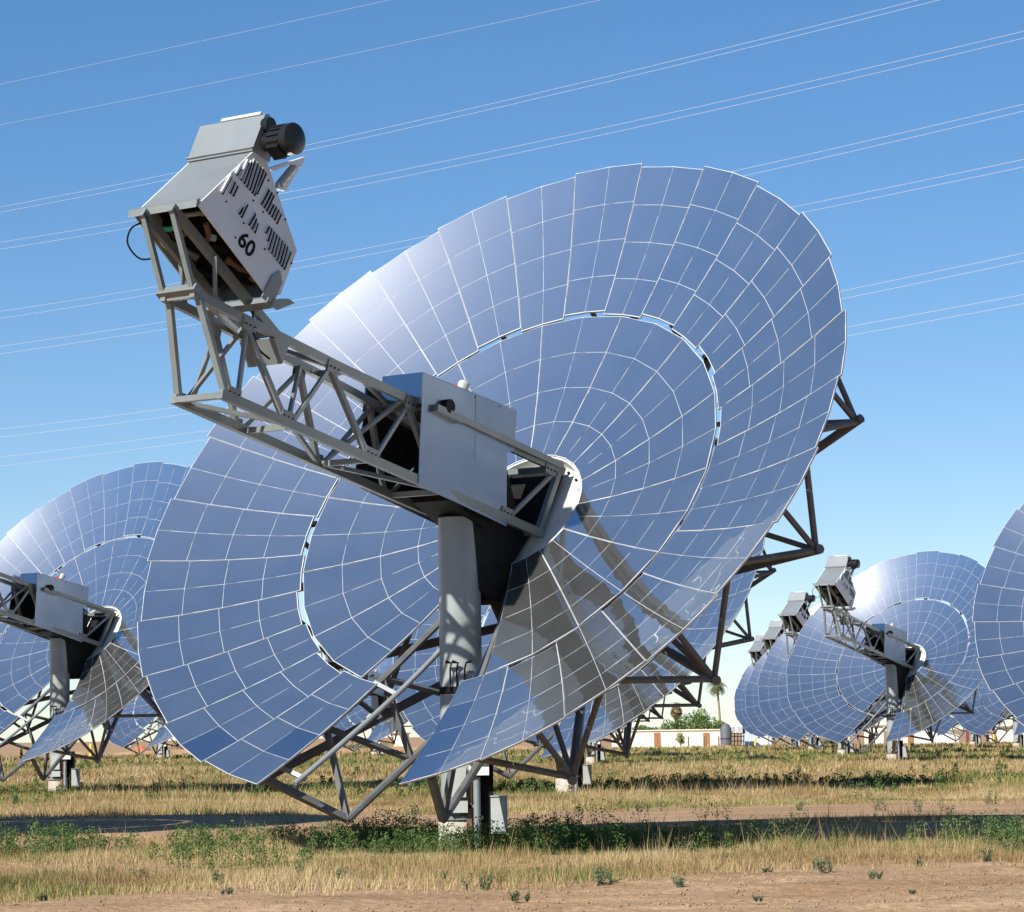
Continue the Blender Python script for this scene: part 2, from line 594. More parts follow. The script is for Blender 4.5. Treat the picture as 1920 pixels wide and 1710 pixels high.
GAP, EDGE = 0.0029, 0.0085
def facet_kit(r0, r1, ha, tag_):
    kit = {'panel': panel_mesh('mirror_facet_' + tag_, r0, r1, ha - 0.004 / r1, M['edge']), 'tiles': [], 'new': []}
    for row in range(4):
        ra = r0 + (r1 - r0) * row / 4 + (GAP if row else EDGE)
        rb = r0 + (r1 - r0) * (row + 1) / 4 - (GAP if row < 3 else EDGE)
        for col in (0, 1):
            # col 0: the lower-index side (positive angle)
            ra_m = (ra + rb) / 2
            lo, hi = (GAP / ra_m, ha - EDGE / ra_m) if col == 0 else (-ha + EDGE / ra_m, -GAP / ra_m)
            kit['tiles'].append(tile_mesh('mirror_tile_%s_%d%d' % (tag_, row, col), ra, rb, lo, hi, M['mirror']))
    for me, cen in kit['tiles']:
        m2 = me.copy()
        m2.materials[0] = M['mirror_new']
        kit['new'].append((m2, cen))
    return kit
KIT_IN = facet_kit(R_IN0, R_IN1, STEP, 'inner')
KIT_EVEN = facet_kit(3.41, 5.67, STEP / 2, 'outer')
KIT_ODD = facet_kit(3.465, 5.72, STEP / 2, 'outer_proud')

def far_facet_mesh(kit, name):
    """panel with its eight raised tiles as one mesh, for dishes too far off to pick tiles apart"""
    me0 = kit['panel']
    vs = [tuple(v.co) for v in me0.vertices]
    fs = [tuple(p.vertices) for p in me0.polygons]
    mi = [0] * len(fs)
    nm = [None] * len(vs)
    for v in me0.vertices:
        nm[v.index] = tuple(v.normal)
    for me, cen in kit['tiles']:
        b = len(vs)
        for v in me.vertices:
            q = Vector(v.co) + cen
            vs.append(tuple(q))
            nm.append(tuple(Vector((-q.x / (2 * FOC), -q.y / (2 * FOC), 1)).normalized()))
        for p in me.polygons:
            fs.append(tuple(i + b for i in p.vertices))
            mi.append(1)
    me = bpy.data.meshes.new(name)
    me.from_pydata(vs, [], fs)
    me.update()
    me.materials.append(M['edge'])
    me.materials.append(M['mirror'])
    me.polygons.foreach_set('material_index', mi)
    me.shade_smooth()
    me.normals_split_custom_set_from_vertices(nm)
    return me
FAR_IN, FAR_EVEN, FAR_ODD = (far_facet_mesh(k, n) for k, n in ((KIT_IN, 'mirror_facet_far_inner'), (KIT_EVEN, 'mirror_facet_far'), (KIT_ODD, 'mirror_facet_far_proud')))

clip_me = MB().box((0, 0, 0), (0.10, 0.075, 0.05)).mesh('mounting_clip', M['dark'])

def add_facets(root, rng, near=True, fresh=()):
    for ring in ('in', 'out'):
        for i in range(13 if ring == 'in' else 27):
            kc = 1.5 + 2 * i if ring == 'in' else i + 0.5
            kit = KIT_IN if ring == 'in' else (KIT_ODD if i % 2 else KIT_EVEN)
            th = math.pi / 2 + (13.5 - kc) * STEP
            mt = DF @ Matrix.Rotation(th, 4, 'Z')
            # each facet sits a fraction of a degree off its ideal aim
            rc = 2.2 if ring == 'in' else 4.6
            c = Vector((rc, 0, mz(rc)))
            tx, ty = rng.uniform(-1, 1) * math.radians(0.34), rng.uniform(-1, 1) * math.radians(0.34)
            tilt = Matrix.Translation(c) @ Matrix.Rotation(tx, 4, 'X') @ Matrix.Rotation(ty, 4, 'Y') @ Matrix.Translation(-c)
            if near:
                f = link('mirror_facet', kit['panel'], root, mt @ tilt)
                for j in range(8):
                    row, col = divmod(j, 2)
                    me, cen = (kit['new'] if (ring, i, row, col) in fresh else kit['tiles'])[j]
                    rx, ry = rng.uniform(-1, 1) * math.radians(0.15), rng.uniform(-1, 1) * math.radians(0.15)
                    link('mirror_tile', me, f, Matrix.Translation(cen) @ Matrix.Rotation(rx, 4, 'X') @ Matrix.Rotation(ry, 4, 'Y'))
                if ring == 'out':
                    for s in (-0.55, 0.5):
                        if rng.random() < 0.35:
                            t = s * STEP / 2 + rng.uniform(-.02, .02)
                            r = 3.44 if not i % 2 else 3.45
                            link('mounting_clip', clip_me, f, Matrix.Translation((r * math.cos(t), r * math.sin(t), mz(r) - 0.045)) @ Matrix.Rotation(t, 4, 'Z'))
            else:
                link('mirror_facet', FAR_IN if ring == 'in' else (FAR_ODD if i % 2 else FAR_EVEN), root, mt @ tilt)

def build_structure(root, near=True):
    """everything of a dish but its mirrors; root sits at the foot of the post"""
    # ---- foundation and post
    part('concrete_base', MB().tube([(0, 0, -0.3), (0, 0, 0.40), (0, 0, 0.44)], [0.335, 0.335, 0.31], 32), M['concrete'], root, True)
    post = part('post', MB().tube([(0, 0, 0.44), (0, 0, 4.6)], 0.292, 40), M['post'], root, True)
    part('base_flange', MB().tube([(0, 0, 0.441), (0, 0, 0.49)], 0.36, 32), M['paint'], root, True)
    if near:
        part('post_collar', MB().tube([(0, 0, 2.16), (0, 0, 2.26)], 0.302, 32), M['dark'], post, True)
        for s in (-0.14, -0.05, 0.06):
            part('sensor_stalk', MB().tube([(s, -0.296, 2.2), (s, -0.33, 2.5), (s + 0.02, -0.36, 2.58), (s + (0.08 if s > 0 else -0.06), -0.38, 2.6)], [0.012, 0.012, 0.014, 0.028], 6), M['dark'], post, True)
    # ---- cabinets and conduit at the foot (towards the camera and to its right)
    part('conduit', MB().tube([(0.205, -0.33, -0.05), (0.205, -0.33, 1.02)], 0.05, 12), M['tube'], root, True)
    part('rusty_strut', MB().box((0.095, -0.325, 0.5), (0.07, 0.05, 1.0)), M['rust'], root)
    rack = part('cable_rack', MB().box((0.33, -0.05, 0.62), (0.20, 0.32, 1.30)), M['dark'], root)
    part('bracket', MB().box((0.12, -0.335, 0.62), (0.26, 0.03, 0.035)), M['tube'], rack)
    b = part('white_cabinet', MB().box((0.24, -0.36, 1.13), (0.27, 0.16, 0.17)), M['white'], root)
    part('sun_hood', MB().box((0.24, -0.38, 1.225), (0.31, 0.24, 0.015)), M['white'], b)
    b = part('control_cabinet', MB().box((0.505, -0.25, 0.50), (0.225, 0.20, 0.50)), M['box'], root)
    part('cabinet_lid', MB().box((0.505, -0.25, 0.757), (0.245, 0.24, 0.012)), M['box'], b)
    part('cabinet_door', MB().box((0.505, -0.358, 0.50), (0.195, 0.012, 0.46)), M['box'], b)
    b = part('junction_box', MB().box((-0.06, -0.36, 0.95), (0.24, 0.14, 0.40)), M['box'], root)
    part('lower_box', MB().box((-0.05, -0.36, 0.62), (0.26, 0.15, 0.16)), M['box'], b)
    if near:
        part('indicator', MB().box((-0.22, -0.34, 0.63), (0.03, 0.05, 0.05)), M['red'], b)
        part('warning_plate', MB().box((-0.18, -0.36, 0.60), (0.05, 0.02, 0.10)), M['tank'], b)
    # ---- hub behind the mirrors
    def disc(a0, a1, r, n=40):
        mb = MB()
        mb.tube([P(0, 0, a0), P(0, 0, a1)], r, n)
        return mb
    hub = part('hub_disc', disc(-0.20, -0.15, 1.0), M['hubdisc'], root)
    for k in range(24):
        th = k / 24 * 2 * math.pi
        if near:
            c = P(0.93 * math.cos(th), 0.93 * math.sin(th), -0.145)
            part('bolt', MB().tube([c, c + AX * 0.03], 0.022, 6), M['dark'], hub)
    rim = MB()
    n = 48
    for i in range(n):
        for r, A in ((1.0, -0.19), (1.03, -0.19), (1.03, 0.02), (1.0, 0.02)):
            th = i / n * 2 * math.pi
            rim.v.append(tuple(P(r * math.cos(th), r * math.sin(th), A)))
    for i in range(n):
        j = (i + 1) % n
        for q in range(4):
            q2 = (q + 1) % 4
            rim.f.append((4 * i + q, 4 * i + q2, 4 * j + q2, 4 * j + q))
    part('hub_rim', rim, M['edge'], hub)
    part('hub_drum', MB().tube([P(0, 0, -1.95), P(0, 0, -1.7), P(0, 0, -0.21)], [1.0, 1.3, 0.98], 24), M['dark'], root, True)
    # ---- added dark wedge over the lower hub, its colour standing in for shade
    poly = [(-0.42, 0.98), (-0.30, -0.10), (-0.93, -0.0), (-1.56, -0.14), (-1.66, 0.08), (-1.70, 0.40), (-0.95, 1.1)]
    part('shade_wedge', MB().prism([P(-0.3, v_, a_) for v_, a_ in poly], UX * 0.6), M['dark'], root)
    # ---- boom: four chords that narrow towards the engine, braces on the sides
    TH, TF = (0.70, 0.02, 0.50), (-2.215, 7.05, 0.25)
    BH, BF = (-0.36, -0.08, 0.50), (-3.02, 6.04, 0.40)
    def top(t, s):
        return P(s * (TH[2] + (TF[2] - TH[2]) * min(1, t * 1.6)), TH[0] + (TF[0] - TH[0]) * t, TH[1] + (TF[1] - TH[1]) * t)
    def bot(t, s):
        return P(s * (BH[2] + (BF[2] - BH[2]) * t), BH[0] + (BF[0] - BH[0]) * t, BH[1] + (BF[1] - BH[1]) * t)
    mb = MB()
    for s in (-1, 1):
        mb.bar(top(0, s), top(0.625, s), 0.085, 0.115, AX)
        mb.bar(top(0.622, s), top(1.0, s), 0.083, 0.113, AX)
        mb.bar(bot(0, s), bot(1.0, s), 0.085, 0.12, AX)
    boom = part('boom', mb, M['paint'], root)
    def br(a, b, w=0.075, h=None, m='paint', name='brace'):
        part(name, MB().bar(a, b, w, h, UX), M[m], boom)
    for s in (-1, 1):
        br(top(0.985, s), bot(0.985, s), 0.065, 0.09)
        seq = [('b', .965), ('t', .866), ('b', .813), ('t', .644), ('b', .566), ('t', .438), ('b', .35), ('t', .22), ('b', .13), ('t', .02)]
        for i in range(len(seq) - 1):
            A_, B_ = seq[i], seq[i + 1]
            o1 = 0.012 if i % 2 else -0.012
            pa = top(A_[1] + o1, s) if A_[0] == 't' else bot(A_[1] + o1, s)
            pb = top(B_[1] + o1 * .3, s) if B_[0] == 't' else bot(B_[1] + o1 * .3, s)
            br(pa, pb, 0.072 if A_[0] == 't' else 0.05)
    if near:
        bdir = (top(1, 1) - top(0, 1)).normalized()
        gm_ = Matrix((UX, bdir, UX.cross(bdir))).transposed()
        for s in (-1, 1):
            for f_, t in ((bot, .965), (top, .866), (bot, .813), (top, .644), (bot, .566), (top, .438), (bot, .13), (top, .04)):
                c_ = f_(t, s)
                inw = (bot(t, s) - top(t, s)).normalized() * (0.06 if f_ is top else -0.06)
                g_ = part('gusset', MB().box(c_ + inw + UX * s * 0.046, (0.008, 0.24, 0.17), gm_), M['paint'], boom)
                for q in (-.08, 0, .08):
                    b_ = c_ + inw * 1.2 + bdir * q + UX * s * 0.05
                    part('bolt', MB().tube([b_, b_ + UX * s * 0.014], 0.012, 6), M['dark'], boom)
    for t in (0.99, 0.80, 0.60, 0.40, 0.02):
        br(top(t, -1), top(t, 1), 0.08, 0.10)
    for t in (0.99, 0.79, 0.56, 0.33, 0.015):
        br(bot(t, -1), bot(t, 1), 0.075, 0.14 if t == 0.99 else 0.09)
    for i, (t0, t1) in enumerate(((.98, .80), (.80, .57), (.57, .34))):
        s = 1 if i % 2 else -1
        br(bot(t0, s), bot(t1, -s), 0.055)
        br(top(t0, -s), top(t1, s), 0.06)
    br(bot(0.012, 1), top(0.012, 1), 0.09, 0.08)
    br(bot(0.012, -1), top(0.012, -1), 0.12, 0.10)
    part('shade_plate', MB().prism([P(-0.5, 0.80, -0.05), P(0.47, 0.80, -0.05), P(0.47, -0.33, -0.10), P(-0.5, -0.33, -0.10)], AX * 0.02), M['dark'], boom)  # dark plate before the hub disc, paints the shade inside the boom
    # open bay at the head of the boom: inner bracing
    br(bot(.97, -1), top(.86, 1), 0.05)
    br(bot(.81, 1), top(.65, -1), 0.05)
    br(bot(.56, -1), top(.45, 1), 0.05)
    # ---- boom cover: sheets on both sides of the boom, cap above it
    side = [(-0.25, 3.25), (0.69, 1.36), (0.20, 1.09), (0.06, 1.20), (-0.79, 0.62), (-1.54, 2.46)]
    cov = part('boom_cover', MB().prism([P(0.50, v_, a_) for v_, a_ in side], UX * 0.012), M['sheet'], root)
    part('side_sheet', MB().prism([P(-0.512, v_, a_) for v_, a_ in side], UX * 0.012), M['sheet'], cov)
    part('shade_sheet', MB().prism([P(-0.495, v_, a_) for v_, a_ in ((-0.3, 3.2), (0.62, 1.36), (0.72, 0.12), (-0.34, -0.02), (-1.52, 2.66), (-0.69, 3.0))], UX * 0.012), M['dark'], cov)  # dark sheet added to give the cover's inner face its shade
    f1, f2 = Vector((-0.25, 3.25, 0)), Vector((-0.69, 3.01, 0))
    part('front_sheet', MB().prism([P(-0.20, -0.25, 3.256), P(0.512, -0.25, 3.256), P(0.512, -0.62, 3.055), P(-0.20, -0.62, 3.055)], (VX * 0.5 - AX) * 0.01), M['sheet'], cov)
    part('top_sheet', MB().prism([P(-0.20, -0.245, 3.25), P(0.51, -0.245, 3.25), P(0.51, 0.695, 1.36), P(-0.20, 0.695, 1.36)], VX * 0.01 + AX * 0.005), M['sheet'], cov)
    if near:
        part('seam', MB().prism([P(0.513, -0.02 + 0.30, 2.16), P(0.513, -0.04 + 0.30, 2.20), P(0.513, -0.50, 1.70), P(0.513, -0.48, 1.66)], UX * 0.004), M['sheet'], cov)
        def rivets(p, q, n):
            for i in range(n):
                t = (i + .5) / n
                c_ = P(0.512, p[0] + (q[0] - p[0]) * t, p[1] + (q[1] - p[1]) * t)
                part('rivet', MB().tube([c_, c_ + UX * 0.008], 0.011, 6), M['dark'], cov)
        rivets((0.10, 2.45), (0.62, 1.45), 2)
        for i in range(12):
            t = i / 12 * 2 * math.pi
            part('anchor_bolt', MB().tube([(0.333 * math.cos(t), 0.333 * math.sin(t), 0.49), (0.333 * math.cos(t), 0.333 * math.sin(t), 0.535)], 0.016, 6), M['dark'], post)
    # dark body inside the cover, round the head of the post
    part('gearbox', MB().prism([P(-0.36, v_, a_) for v_, a_ in ((-0.45, 2.05), (0.35, 1.45), (-0.30, 0.45), (-1.00, 0.85), (-1.10, 1.6))], UX * 0.72), M['dark'], root)
    # lug on the top chord, red beacon on the cap
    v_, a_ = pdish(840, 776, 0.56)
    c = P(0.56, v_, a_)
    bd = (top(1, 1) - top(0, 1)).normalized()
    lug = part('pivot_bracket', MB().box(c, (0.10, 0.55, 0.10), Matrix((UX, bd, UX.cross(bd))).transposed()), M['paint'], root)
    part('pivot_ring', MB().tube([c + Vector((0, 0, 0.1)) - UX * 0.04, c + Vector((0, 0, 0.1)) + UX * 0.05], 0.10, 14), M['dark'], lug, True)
    c = P(0.0, 0.40, 2.10)
    bea = part('beacon', MB().tube([c - VX * 0.1, c + VX * 0.10, c + VX * 0.16], [0.085, 0.10, 0.06], 12), M['red'], root, True)
    part('beacon_cap', MB().tube([c + VX * 0.03 + UX * 0.09, c + VX * 0.20 + UX * 0.09, c + VX * 0.25 + UX * 0.09], [0.07, 0.09, 0.04], 10), M['box'], bea, True)
    # long bare edge strip below the top chord on the cover
    part('cover_rail', MB().bar(P(0.54, -0.45, 2.75), P(0.54, 0.72, 0.12), 0.05, 0.09, AX), M['paint'], cov)
    # ---- engine on its rails
    E0 = 0.56
    for s in (-0.25, 0.25):
        part('engine_rail', MB().bar(P(s, -1.60, 7.95), P(s, -1.60, 5.42), 0.075, 0.12, VX), M['paint'], root)
        part('engine_leg', MB().bar(P(s, -2.20, 7.03), P(s, -1.60, 7.93), 0.06, 0.075, UX), M['paint'], root)
        part('rail_strut', MB().bar(P(s, -2.05, 6.65), P(s * 1.2, -1.60, 7.05), 0.05), M['paint'], root)
    part('rail_foot', MB().prism([P(-0.30, -1.70, 5.62), P(-0.30, -1.52, 5.35), P(-0.30, -1.86, 5.30)], UX * 0.60), M['paint'], root)
    part('head_plate', MB().bar(P(-0.33, -2.17, 7.06), P(0.33, -2.17, 7.06), 0.10, 0.11, AX), M['paint'], root)
    prof = [(-1.50, 7.84), (-0.24, 7.50), (-0.14, 7.28), (-0.70, 6.15), (-1.38, 6.05), (-1.56, 6.24)]
    # open-bottomed housing: front (towards the sun), top, back and two sides
    th = 0.02
    h = MB()
    h.prism([P(E0, *q) for q in prof], UX * -th)
    eng = part('engine_housing', h, M['housing'], root)
    part('side_panel', MB().prism([P(-E0, *q) for q in prof], UX * th), M['housing'], eng)
    for (i, j), nm_ in zip(((0, 1), (1, 2), (2, 3), (3, 4)), ('front_panel', 'upper_panel', 'top_panel', 'rear_panel')):
        q0, q1 = prof[i], prof[j]
        nrm = Vector((q1[1] - q0[1], -(q1[0] - q0[0]))).normalized() * -th
        cc = Vector((-0.95, 6.9))
        mid = Vector(((q0[0] + q1[0]) / 2, (q0[1] + q1[1]) / 2))
        if nrm.dot(cc - mid) < 0:
            nrm = -nrm
        part(nm_, MB().prism([P(-E0 + th, *q0), P(E0 - th, *q0), P(E0 - th, *q1), P(-E0 + th, *q1)], VX * nrm.x + AX * nrm.y), M['galv'], eng)
    part('dark_interior', MB().prism([P(-E0 + 0.05, v_, a_) for v_, a_ in ((-1.20, 7.60), (-0.40, 7.40), (-0.80, 6.30), (-1.30, 6.25))], UX * (2 * E0 - 0.10)), M['black'], root)  # black inset block, the housing's interior shade put into its colour
    part('receiver', MB().tube([P(0, -0.95, 6.12), P(0, -0.95, 6.0)], 0.22, 20), M['dark'], eng)
    # flange beam along the lower front edge, rear lower beam and its horn brackets
    part('front_flange', MB().prism([P(-0.60, -1.47, 7.90), P(0.575, -1.47, 7.90), P(0.575, -1.56, 7.86), P(-0.60, -1.56, 7.86)], (AX * -0.2 + VX * 0.42).normalized() * 0.06), M['paint'], eng)
    part('rear_beam', MB().bar(P(-0.58, -1.64, 6.18), P(0.62, -1.64, 6.18), 0.09, 0.12, AX), M['paint'], eng)
    part('horn_bracket', MB().prism([P(0.57, -1.66, 6.32), P(0.57, -1.62, 6.10), P(0.57, -1.25, 6.14), P(0.57, -1.15, 6.26), P(0.57, -1.30, 6.33)], UX * 0.02), M['paint'], eng)
    part('horn_bracket', MB().prism([P(0.60, -1.70, 6.24), P(0.60, -1.62, 6.02), P(0.60, -1.33, 5.83), P(0.60, -1.36, 5.95), P(0.60, -1.5, 6.1)], UX * 0.02), M['paint'], eng)
    # upper hood
    hp = [(-0.25, 7.53), (0.30, 7.62), (0.36, 7.58), (0.32, 7.30), (-0.15, 7.20)]
    hood = part('fan_hood', MB().prism([P(-E0 - 0.005, *q) for q in hp], UX * (2 * E0 + 0.01)), M['galv'], root)
    part('hood_seam', MB().bar(P(-E0 - 0.01, -0.22, 7.545), P(E0 + 0.01, -0.22, 7.545), 0.04, 0.02, VX), M['tube'], hood)
    part('hood_lip', MB().bar(P(-0.20, 0.335, 7.62), P(0.48, 0.335, 7.62), 0.03, 0.05, VX), M['edge'], hood)
    # fan motor
    c0 = P(E0 + 0.01, 0.02, 7.38)
    mo = part('fan_motor', MB().tube([c0 + UX * 0.12, c0 + UX * 0.14, c0 + UX * 0.36, c0 + UX * 0.37, c0 + UX * 0.47, c0 + UX * 0.50], [0.12, 0.19, 0.19, 0.205, 0.205, 0.13], 28), M['motor'], root, True)
    part('motor_coupling', MB().tube([c0, c0 + UX * 0.12], 0.12, 16), M['motor'], mo, True)
    part('terminal_box', MB().tube([c0 + VX * 0.18 + AX * 0.14 - UX * 0.02, c0 + VX * 0.18 + AX * 0.14 + UX * 0.08], 0.10, 16), M['motor'], mo, True)
    part('motor_foot', MB().box(c0 + UX * 0.26 - VX * 0.20, (0.2, 0.22, 0.05), Matrix((UX, AX, VX)).transposed()), M['motor'], mo)
    if near:
        for q in range(16):
            t = q / 16 * 2 * math.pi
            e = VX * math.cos(t) + AX * math.sin(t)
            part('cooling_fin', MB().bar(c0 + UX * 0.15 + e * 0.195, c0 + UX * 0.35 + e * 0.195, 0.016, 0.03, e), M['motor'], mo)
    # white bracket plate on the far corner
    z1 = lambda x, y: (220 + x / 3.977, 190 + y / 3.977)
    def zp(pts, U):
        return [P(U, *pdish(*z1(*q), U)) for q in pts]
    pl = part('shield_plate', MB().prism(zp([(1130, 500), (1405, 412), (1372, 492), (1300, 470), (1165, 520)], 0.40), UX * -0.10), M['white'], root)
    part('shield_arm', MB().prism(zp([(1405, 414), (1256, 668), (1192, 652), (1205, 600), (1262, 612), (1340, 486)], 0.385), UX * -0.05), M['white'], pl)
    part('shield_tube', MB().tube([zp([(1315, 490)], 0.36)[0], zp([(1205, 625)], 0.36)[0]], 0.055, 10), M['box'], pl, True)
    # louvres on the side panel
    LV = [((850, 560), (780, 690), 1), ((876, 598), (838, 685), 0), ((897, 628), (860, 706), 0),
          ((920, 490), (888, 550), 1), ((975, 450), (918, 588), 1), ((1000, 450), (942, 612), 0), ((1022, 440), (962, 640), 0), ((1045, 462), (984, 662), 0), ((1067, 488), (1003, 684), 0), ((1088, 505), (1020, 702), 0), ((1108, 530), (1038, 690), 0),
          ((1130, 655), (1070, 768), 0), ((1150, 675), (1090, 792), 0), ((1167, 697), (1108, 816), 0), ((1162, 768), (1126, 840), 0), ((1182, 782), (1148, 862), 0), ((1202, 804), (1167, 884), 0), ((1220, 836), (1186, 912), 0),
          ((938, 790), (905, 838), 0), ((970, 766), (922, 866), 0),
          ((1028, 834), (978, 922), 0), ((1036, 872), (1000, 952), 0), ((1046, 906), (1022, 980), 0),
          ((1130, 930), (1104, 982), 0), ((1148, 944), (1118, 1042), 0), ((1166, 968), (1124, 1108), 0), ((1186, 988), (1146, 1134), 0), ((1206, 1010), (1166, 1160), 0), ((1227, 1036), (1186, 1186), 0), ((1247, 1060), (1205, 1210), 0), ((1267, 1082), (1223, 1232), 0), ((1292, 1120), (1241, 1252), 0)]
    for (p, q, w) in LV:
        (v0, a0), (v1, a1) = pdish(*z1(*p), E0), pdish(*z1(*q), E0)
        A_, B_ = P(E0 + 0.002, v0, a0), P(E0 + 0.002, v1, a1)
        if near:
            lv = part('louver', MB().bar(A_, B_, 0.008, 0.042, UX.cross((B_ - A_).normalized())), M['black'], eng)
            off = AX * 0.028 + VX * 0.004
            part('louver_lip', MB().bar(A_ + AX * 0.024 + UX * 0.008, B_ + AX * 0.024 + UX * 0.008, 0.022, 0.007, UX.cross((B_ - A_).normalized())), M['housing'], eng)
            if w:
              part('louver_hood', MB().bar(A_ + off + UX * 0.012, B_ + off + UX * 0.012, 0.03, 0.012 if not w else 0.03, UX.cross((B_ - A_).normalized())), M['housing'], eng)
        else:
            part('louver', MB().bar(A_, B_, 0.02, 0.05, UX.cross((B_ - A_).normalized())), M['black'], eng)
    if near:
        for (p, q) in (((810, 748), 0), ((1012, 740), 0), ((1085, 825), 0), ((940, 908), 0), ((1192, 683), 0), ((1250, 882), 0), ((1125, 590), 0), ((1097, 1102), 0), ((1296, 1206), 0), ((880, 1015), 0)):
            v0, a0 = pdish(*z1(*p), E0)
            part('screw', MB().tube([P(E0, v0, a0), P(E0 + 0.012, v0, a0)], 0.013, 6), M['dark'], eng)
        # hoses and cables under the housing
        c = [P(-0.42, -1.50, 7.80), P(-0.40, -1.52, 7.72), P(-0.30, -1.53, 7.60), P(-0.18, -1.50, 7.52), P(-0.05, -1.42, 7.48)]
        part('coolant_hose', MB().tube(smooth_pts(c), 0.035, 8), M['green'], eng, True)
        c = [P(-0.48, -1.52, 7.72), P(-0.62, -1.62, 7.72), P(-0.66, -1.78, 7.62), P(-0.56, -1.86, 7.42), P(-0.42, -1.75, 7.30)]
        part('cable_loop', MB().tube(smooth_pts(c), 0.012, 6), M['black'], eng, True)
        c = [P(0.1, -1.45, 7.5), P(0.05, -1.50, 7.42), P(-0.12, -1.48, 7.36), P(-0.24, -1.42, 7.28)]
        part('copper_pipe', MB().tube(smooth_pts(c), 0.03, 8), M['rust'], eng, True)
        part('copper_pipe', MB().tube([P(0.35, -1.42, 7.45), P(0.30, -1.47, 7.25), P(0.12, -1.45, 7.18)], 0.04, 8), M['rust'], eng, True)
        part('valve', MB().tube([P(0.42, -1.50, 7.30), P(0.42, -1.56, 7.28)], 0.04, 8), M['tube'], eng, True)
        for (U0, v0, a0, U1, v1, a1, r_, m_) in ((-0.30, -1.40, 7.55, 0.05, -1.38, 7.40, .06, 'dark'), (-0.45, -1.38, 7.3, -0.2, -1.42, 6.9, .05, 'paint'), (0.1, -1.40, 7.62, 0.40, -1.36, 7.58, .045, 'tube'), (-0.1, -1.38, 7.2, 0.35, -1.40, 6.95, .07, 'dark'), (0.2, -1.40, 6.8, 0.42, -1.42, 6.4, .05, 'rust'), (-0.42, -1.36, 6.7, -0.1, -1.40, 6.4, .06, 'dark')):
            A_, B_ = P(U0, v0, a0), P(U1, v1, a1)
            part('pipe', MB().tube([A_, A_.lerp(B_, .15), A_.lerp(B_, .2), A_.lerp(B_, .8), A_.lerp(B_, .85), B_], [r_, r_, r_ * .7, r_ * .7, r_, r_], 10), M[m_], eng, True)
        c = [P(-0.3, -1.42, 7.5), P(-0.2, -1.55, 7.40), P(0.0, -1.50, 7.2), P(0.05, -1.48, 6.9), P(0.3, -1.52, 6.7), P(0.4, -1.45, 6.5)]
        part('wiring', MB().tube(smooth_pts(c), 0.016, 6), M['black'], eng, True)
        c = [P(-0.48, -1.45, 7.6), P(-0.38, -1.58, 7.3), P(-0.30, -1.52, 7.0), P(-0.35, -1.50, 6.6)]
        part('wiring', MB().tube(smooth_pts(c), 0.014, 6), M['tube'], eng, True)
        c = [P(0.27, -1.66, 6.1), P(0.30, -1.9, 5.95), P(0.29, -2.0, 5.75), P(0.27, -1.95, 5.5)]
        part('drop_cable', MB().tube(smooth_pts(c), 0.014, 6), M['black'], eng, True)
    # ---- ribs behind the mirrors
    for i in range(13):
        k = 1.5 + 2 * i
        T, H = K(5.2, k, -0.2), K(1.25, k, -1.7)
        rib = part('support_rib', MB().tube([T + (T - H).normalized() * 0.10, H], 0.066, 8), M['frame'], root, True)
        mid = T.lerp(H, 0.45)
        mem = [(T, MK(5.1, k - 1), .046), (T, MK(5.1, k + 1), .052), (T, MK(5.1, k), .042), (T, MK(3.6, k), .042), (mid, MK(3.6, k), .04), (mid, MK(2.0, k), .04)]
        for a_, b_, r_ in mem:
            part('strut', MB().tube([a_, b_], r_, 6), M['frame'], rib, True)
        part('rim_bar', MB().tube([MK(5.1, k - 1, .14), MK(5.1, k + 1, .14)], 0.05, 6), M['frame'], rib, True)
    # the two ribs along the slot
    for s, k, ke in ((-1, 28.72, 29.28), (1, 27.25, 26.75)):
        T = K(5.2, k, -0.2)
        H = K(1.2, k, -1.55)
        rib = part('slot_rib', MB().tube([T, H], 0.058, 8), M['frame'], root, True)
        ts = [T.lerp(H, t) for t in (0.0, 0.33, 0.66)]
        ms = [MK(r, ke, 0.16) for r in (5.45, 4.3, 3.2, 2.0, 1.2)]
        for a_, b_, r_ in ((T, ms[0], .06), (T, ms[1], .05), (ts[1], ms[1], .045), (ts[1], ms[2], .05), (ts[2], ms[2], .045), (ts[2], ms[3], .05)):
            part('strut', MB().bar(a_, b_, r_ * 1.5, r_ * 1.5, AX), M['frame'], rib)
        for q in range(4):
            part('edge_bar', MB().tube([ms[q], ms[q + 1]], 0.05, 6), M['frame'], rib, True)
        pts = [K(r, k + (0.12 if s < 0 else -0.12), mz(r) - 0.30 - 0.05 * math.sin(r)) for r in np.linspace(1.7, 5.35, 14)]
        part('edge_tube', MB().tube(pts, 0.038, 10), M['tube'], rib, True)
        for r in (5.2, 3.35):
            part('tube_arm', MB().bar(K(r, k + (0.1 if s < 0 else -0.1), mz(r) - 0.3), MK(r, ke, 0.1), 0.06, 0.05, AX), M['tube'], rib)

def make_dish(near, loc, seed, fresh=()):
    root = empty('solar_dish', loc)
    build_structure(root, near)
    add_facets(root, random.Random(seed), near, fresh)
    return root

G_DISH = 'mirrored solar dishes standing in rows on the field'
OFF = Vector((0.838, 1.10, 0))
# the main dish
FRESH = {('out', 1, 3, 0), ('out', 0, 2, 0), ('out', 26, 2, 1), ('out', 26, 3, 1), ('out', 26, 1, 1), ('in', 12, 0, 1)}
dish = make_dish(True, (-0.75, 41.38, 0), 3, FRESH)
tag(dish, 'large foreground solar dish of blue mirrors with 60 on its engine box', 'solar dish', G_DISH)
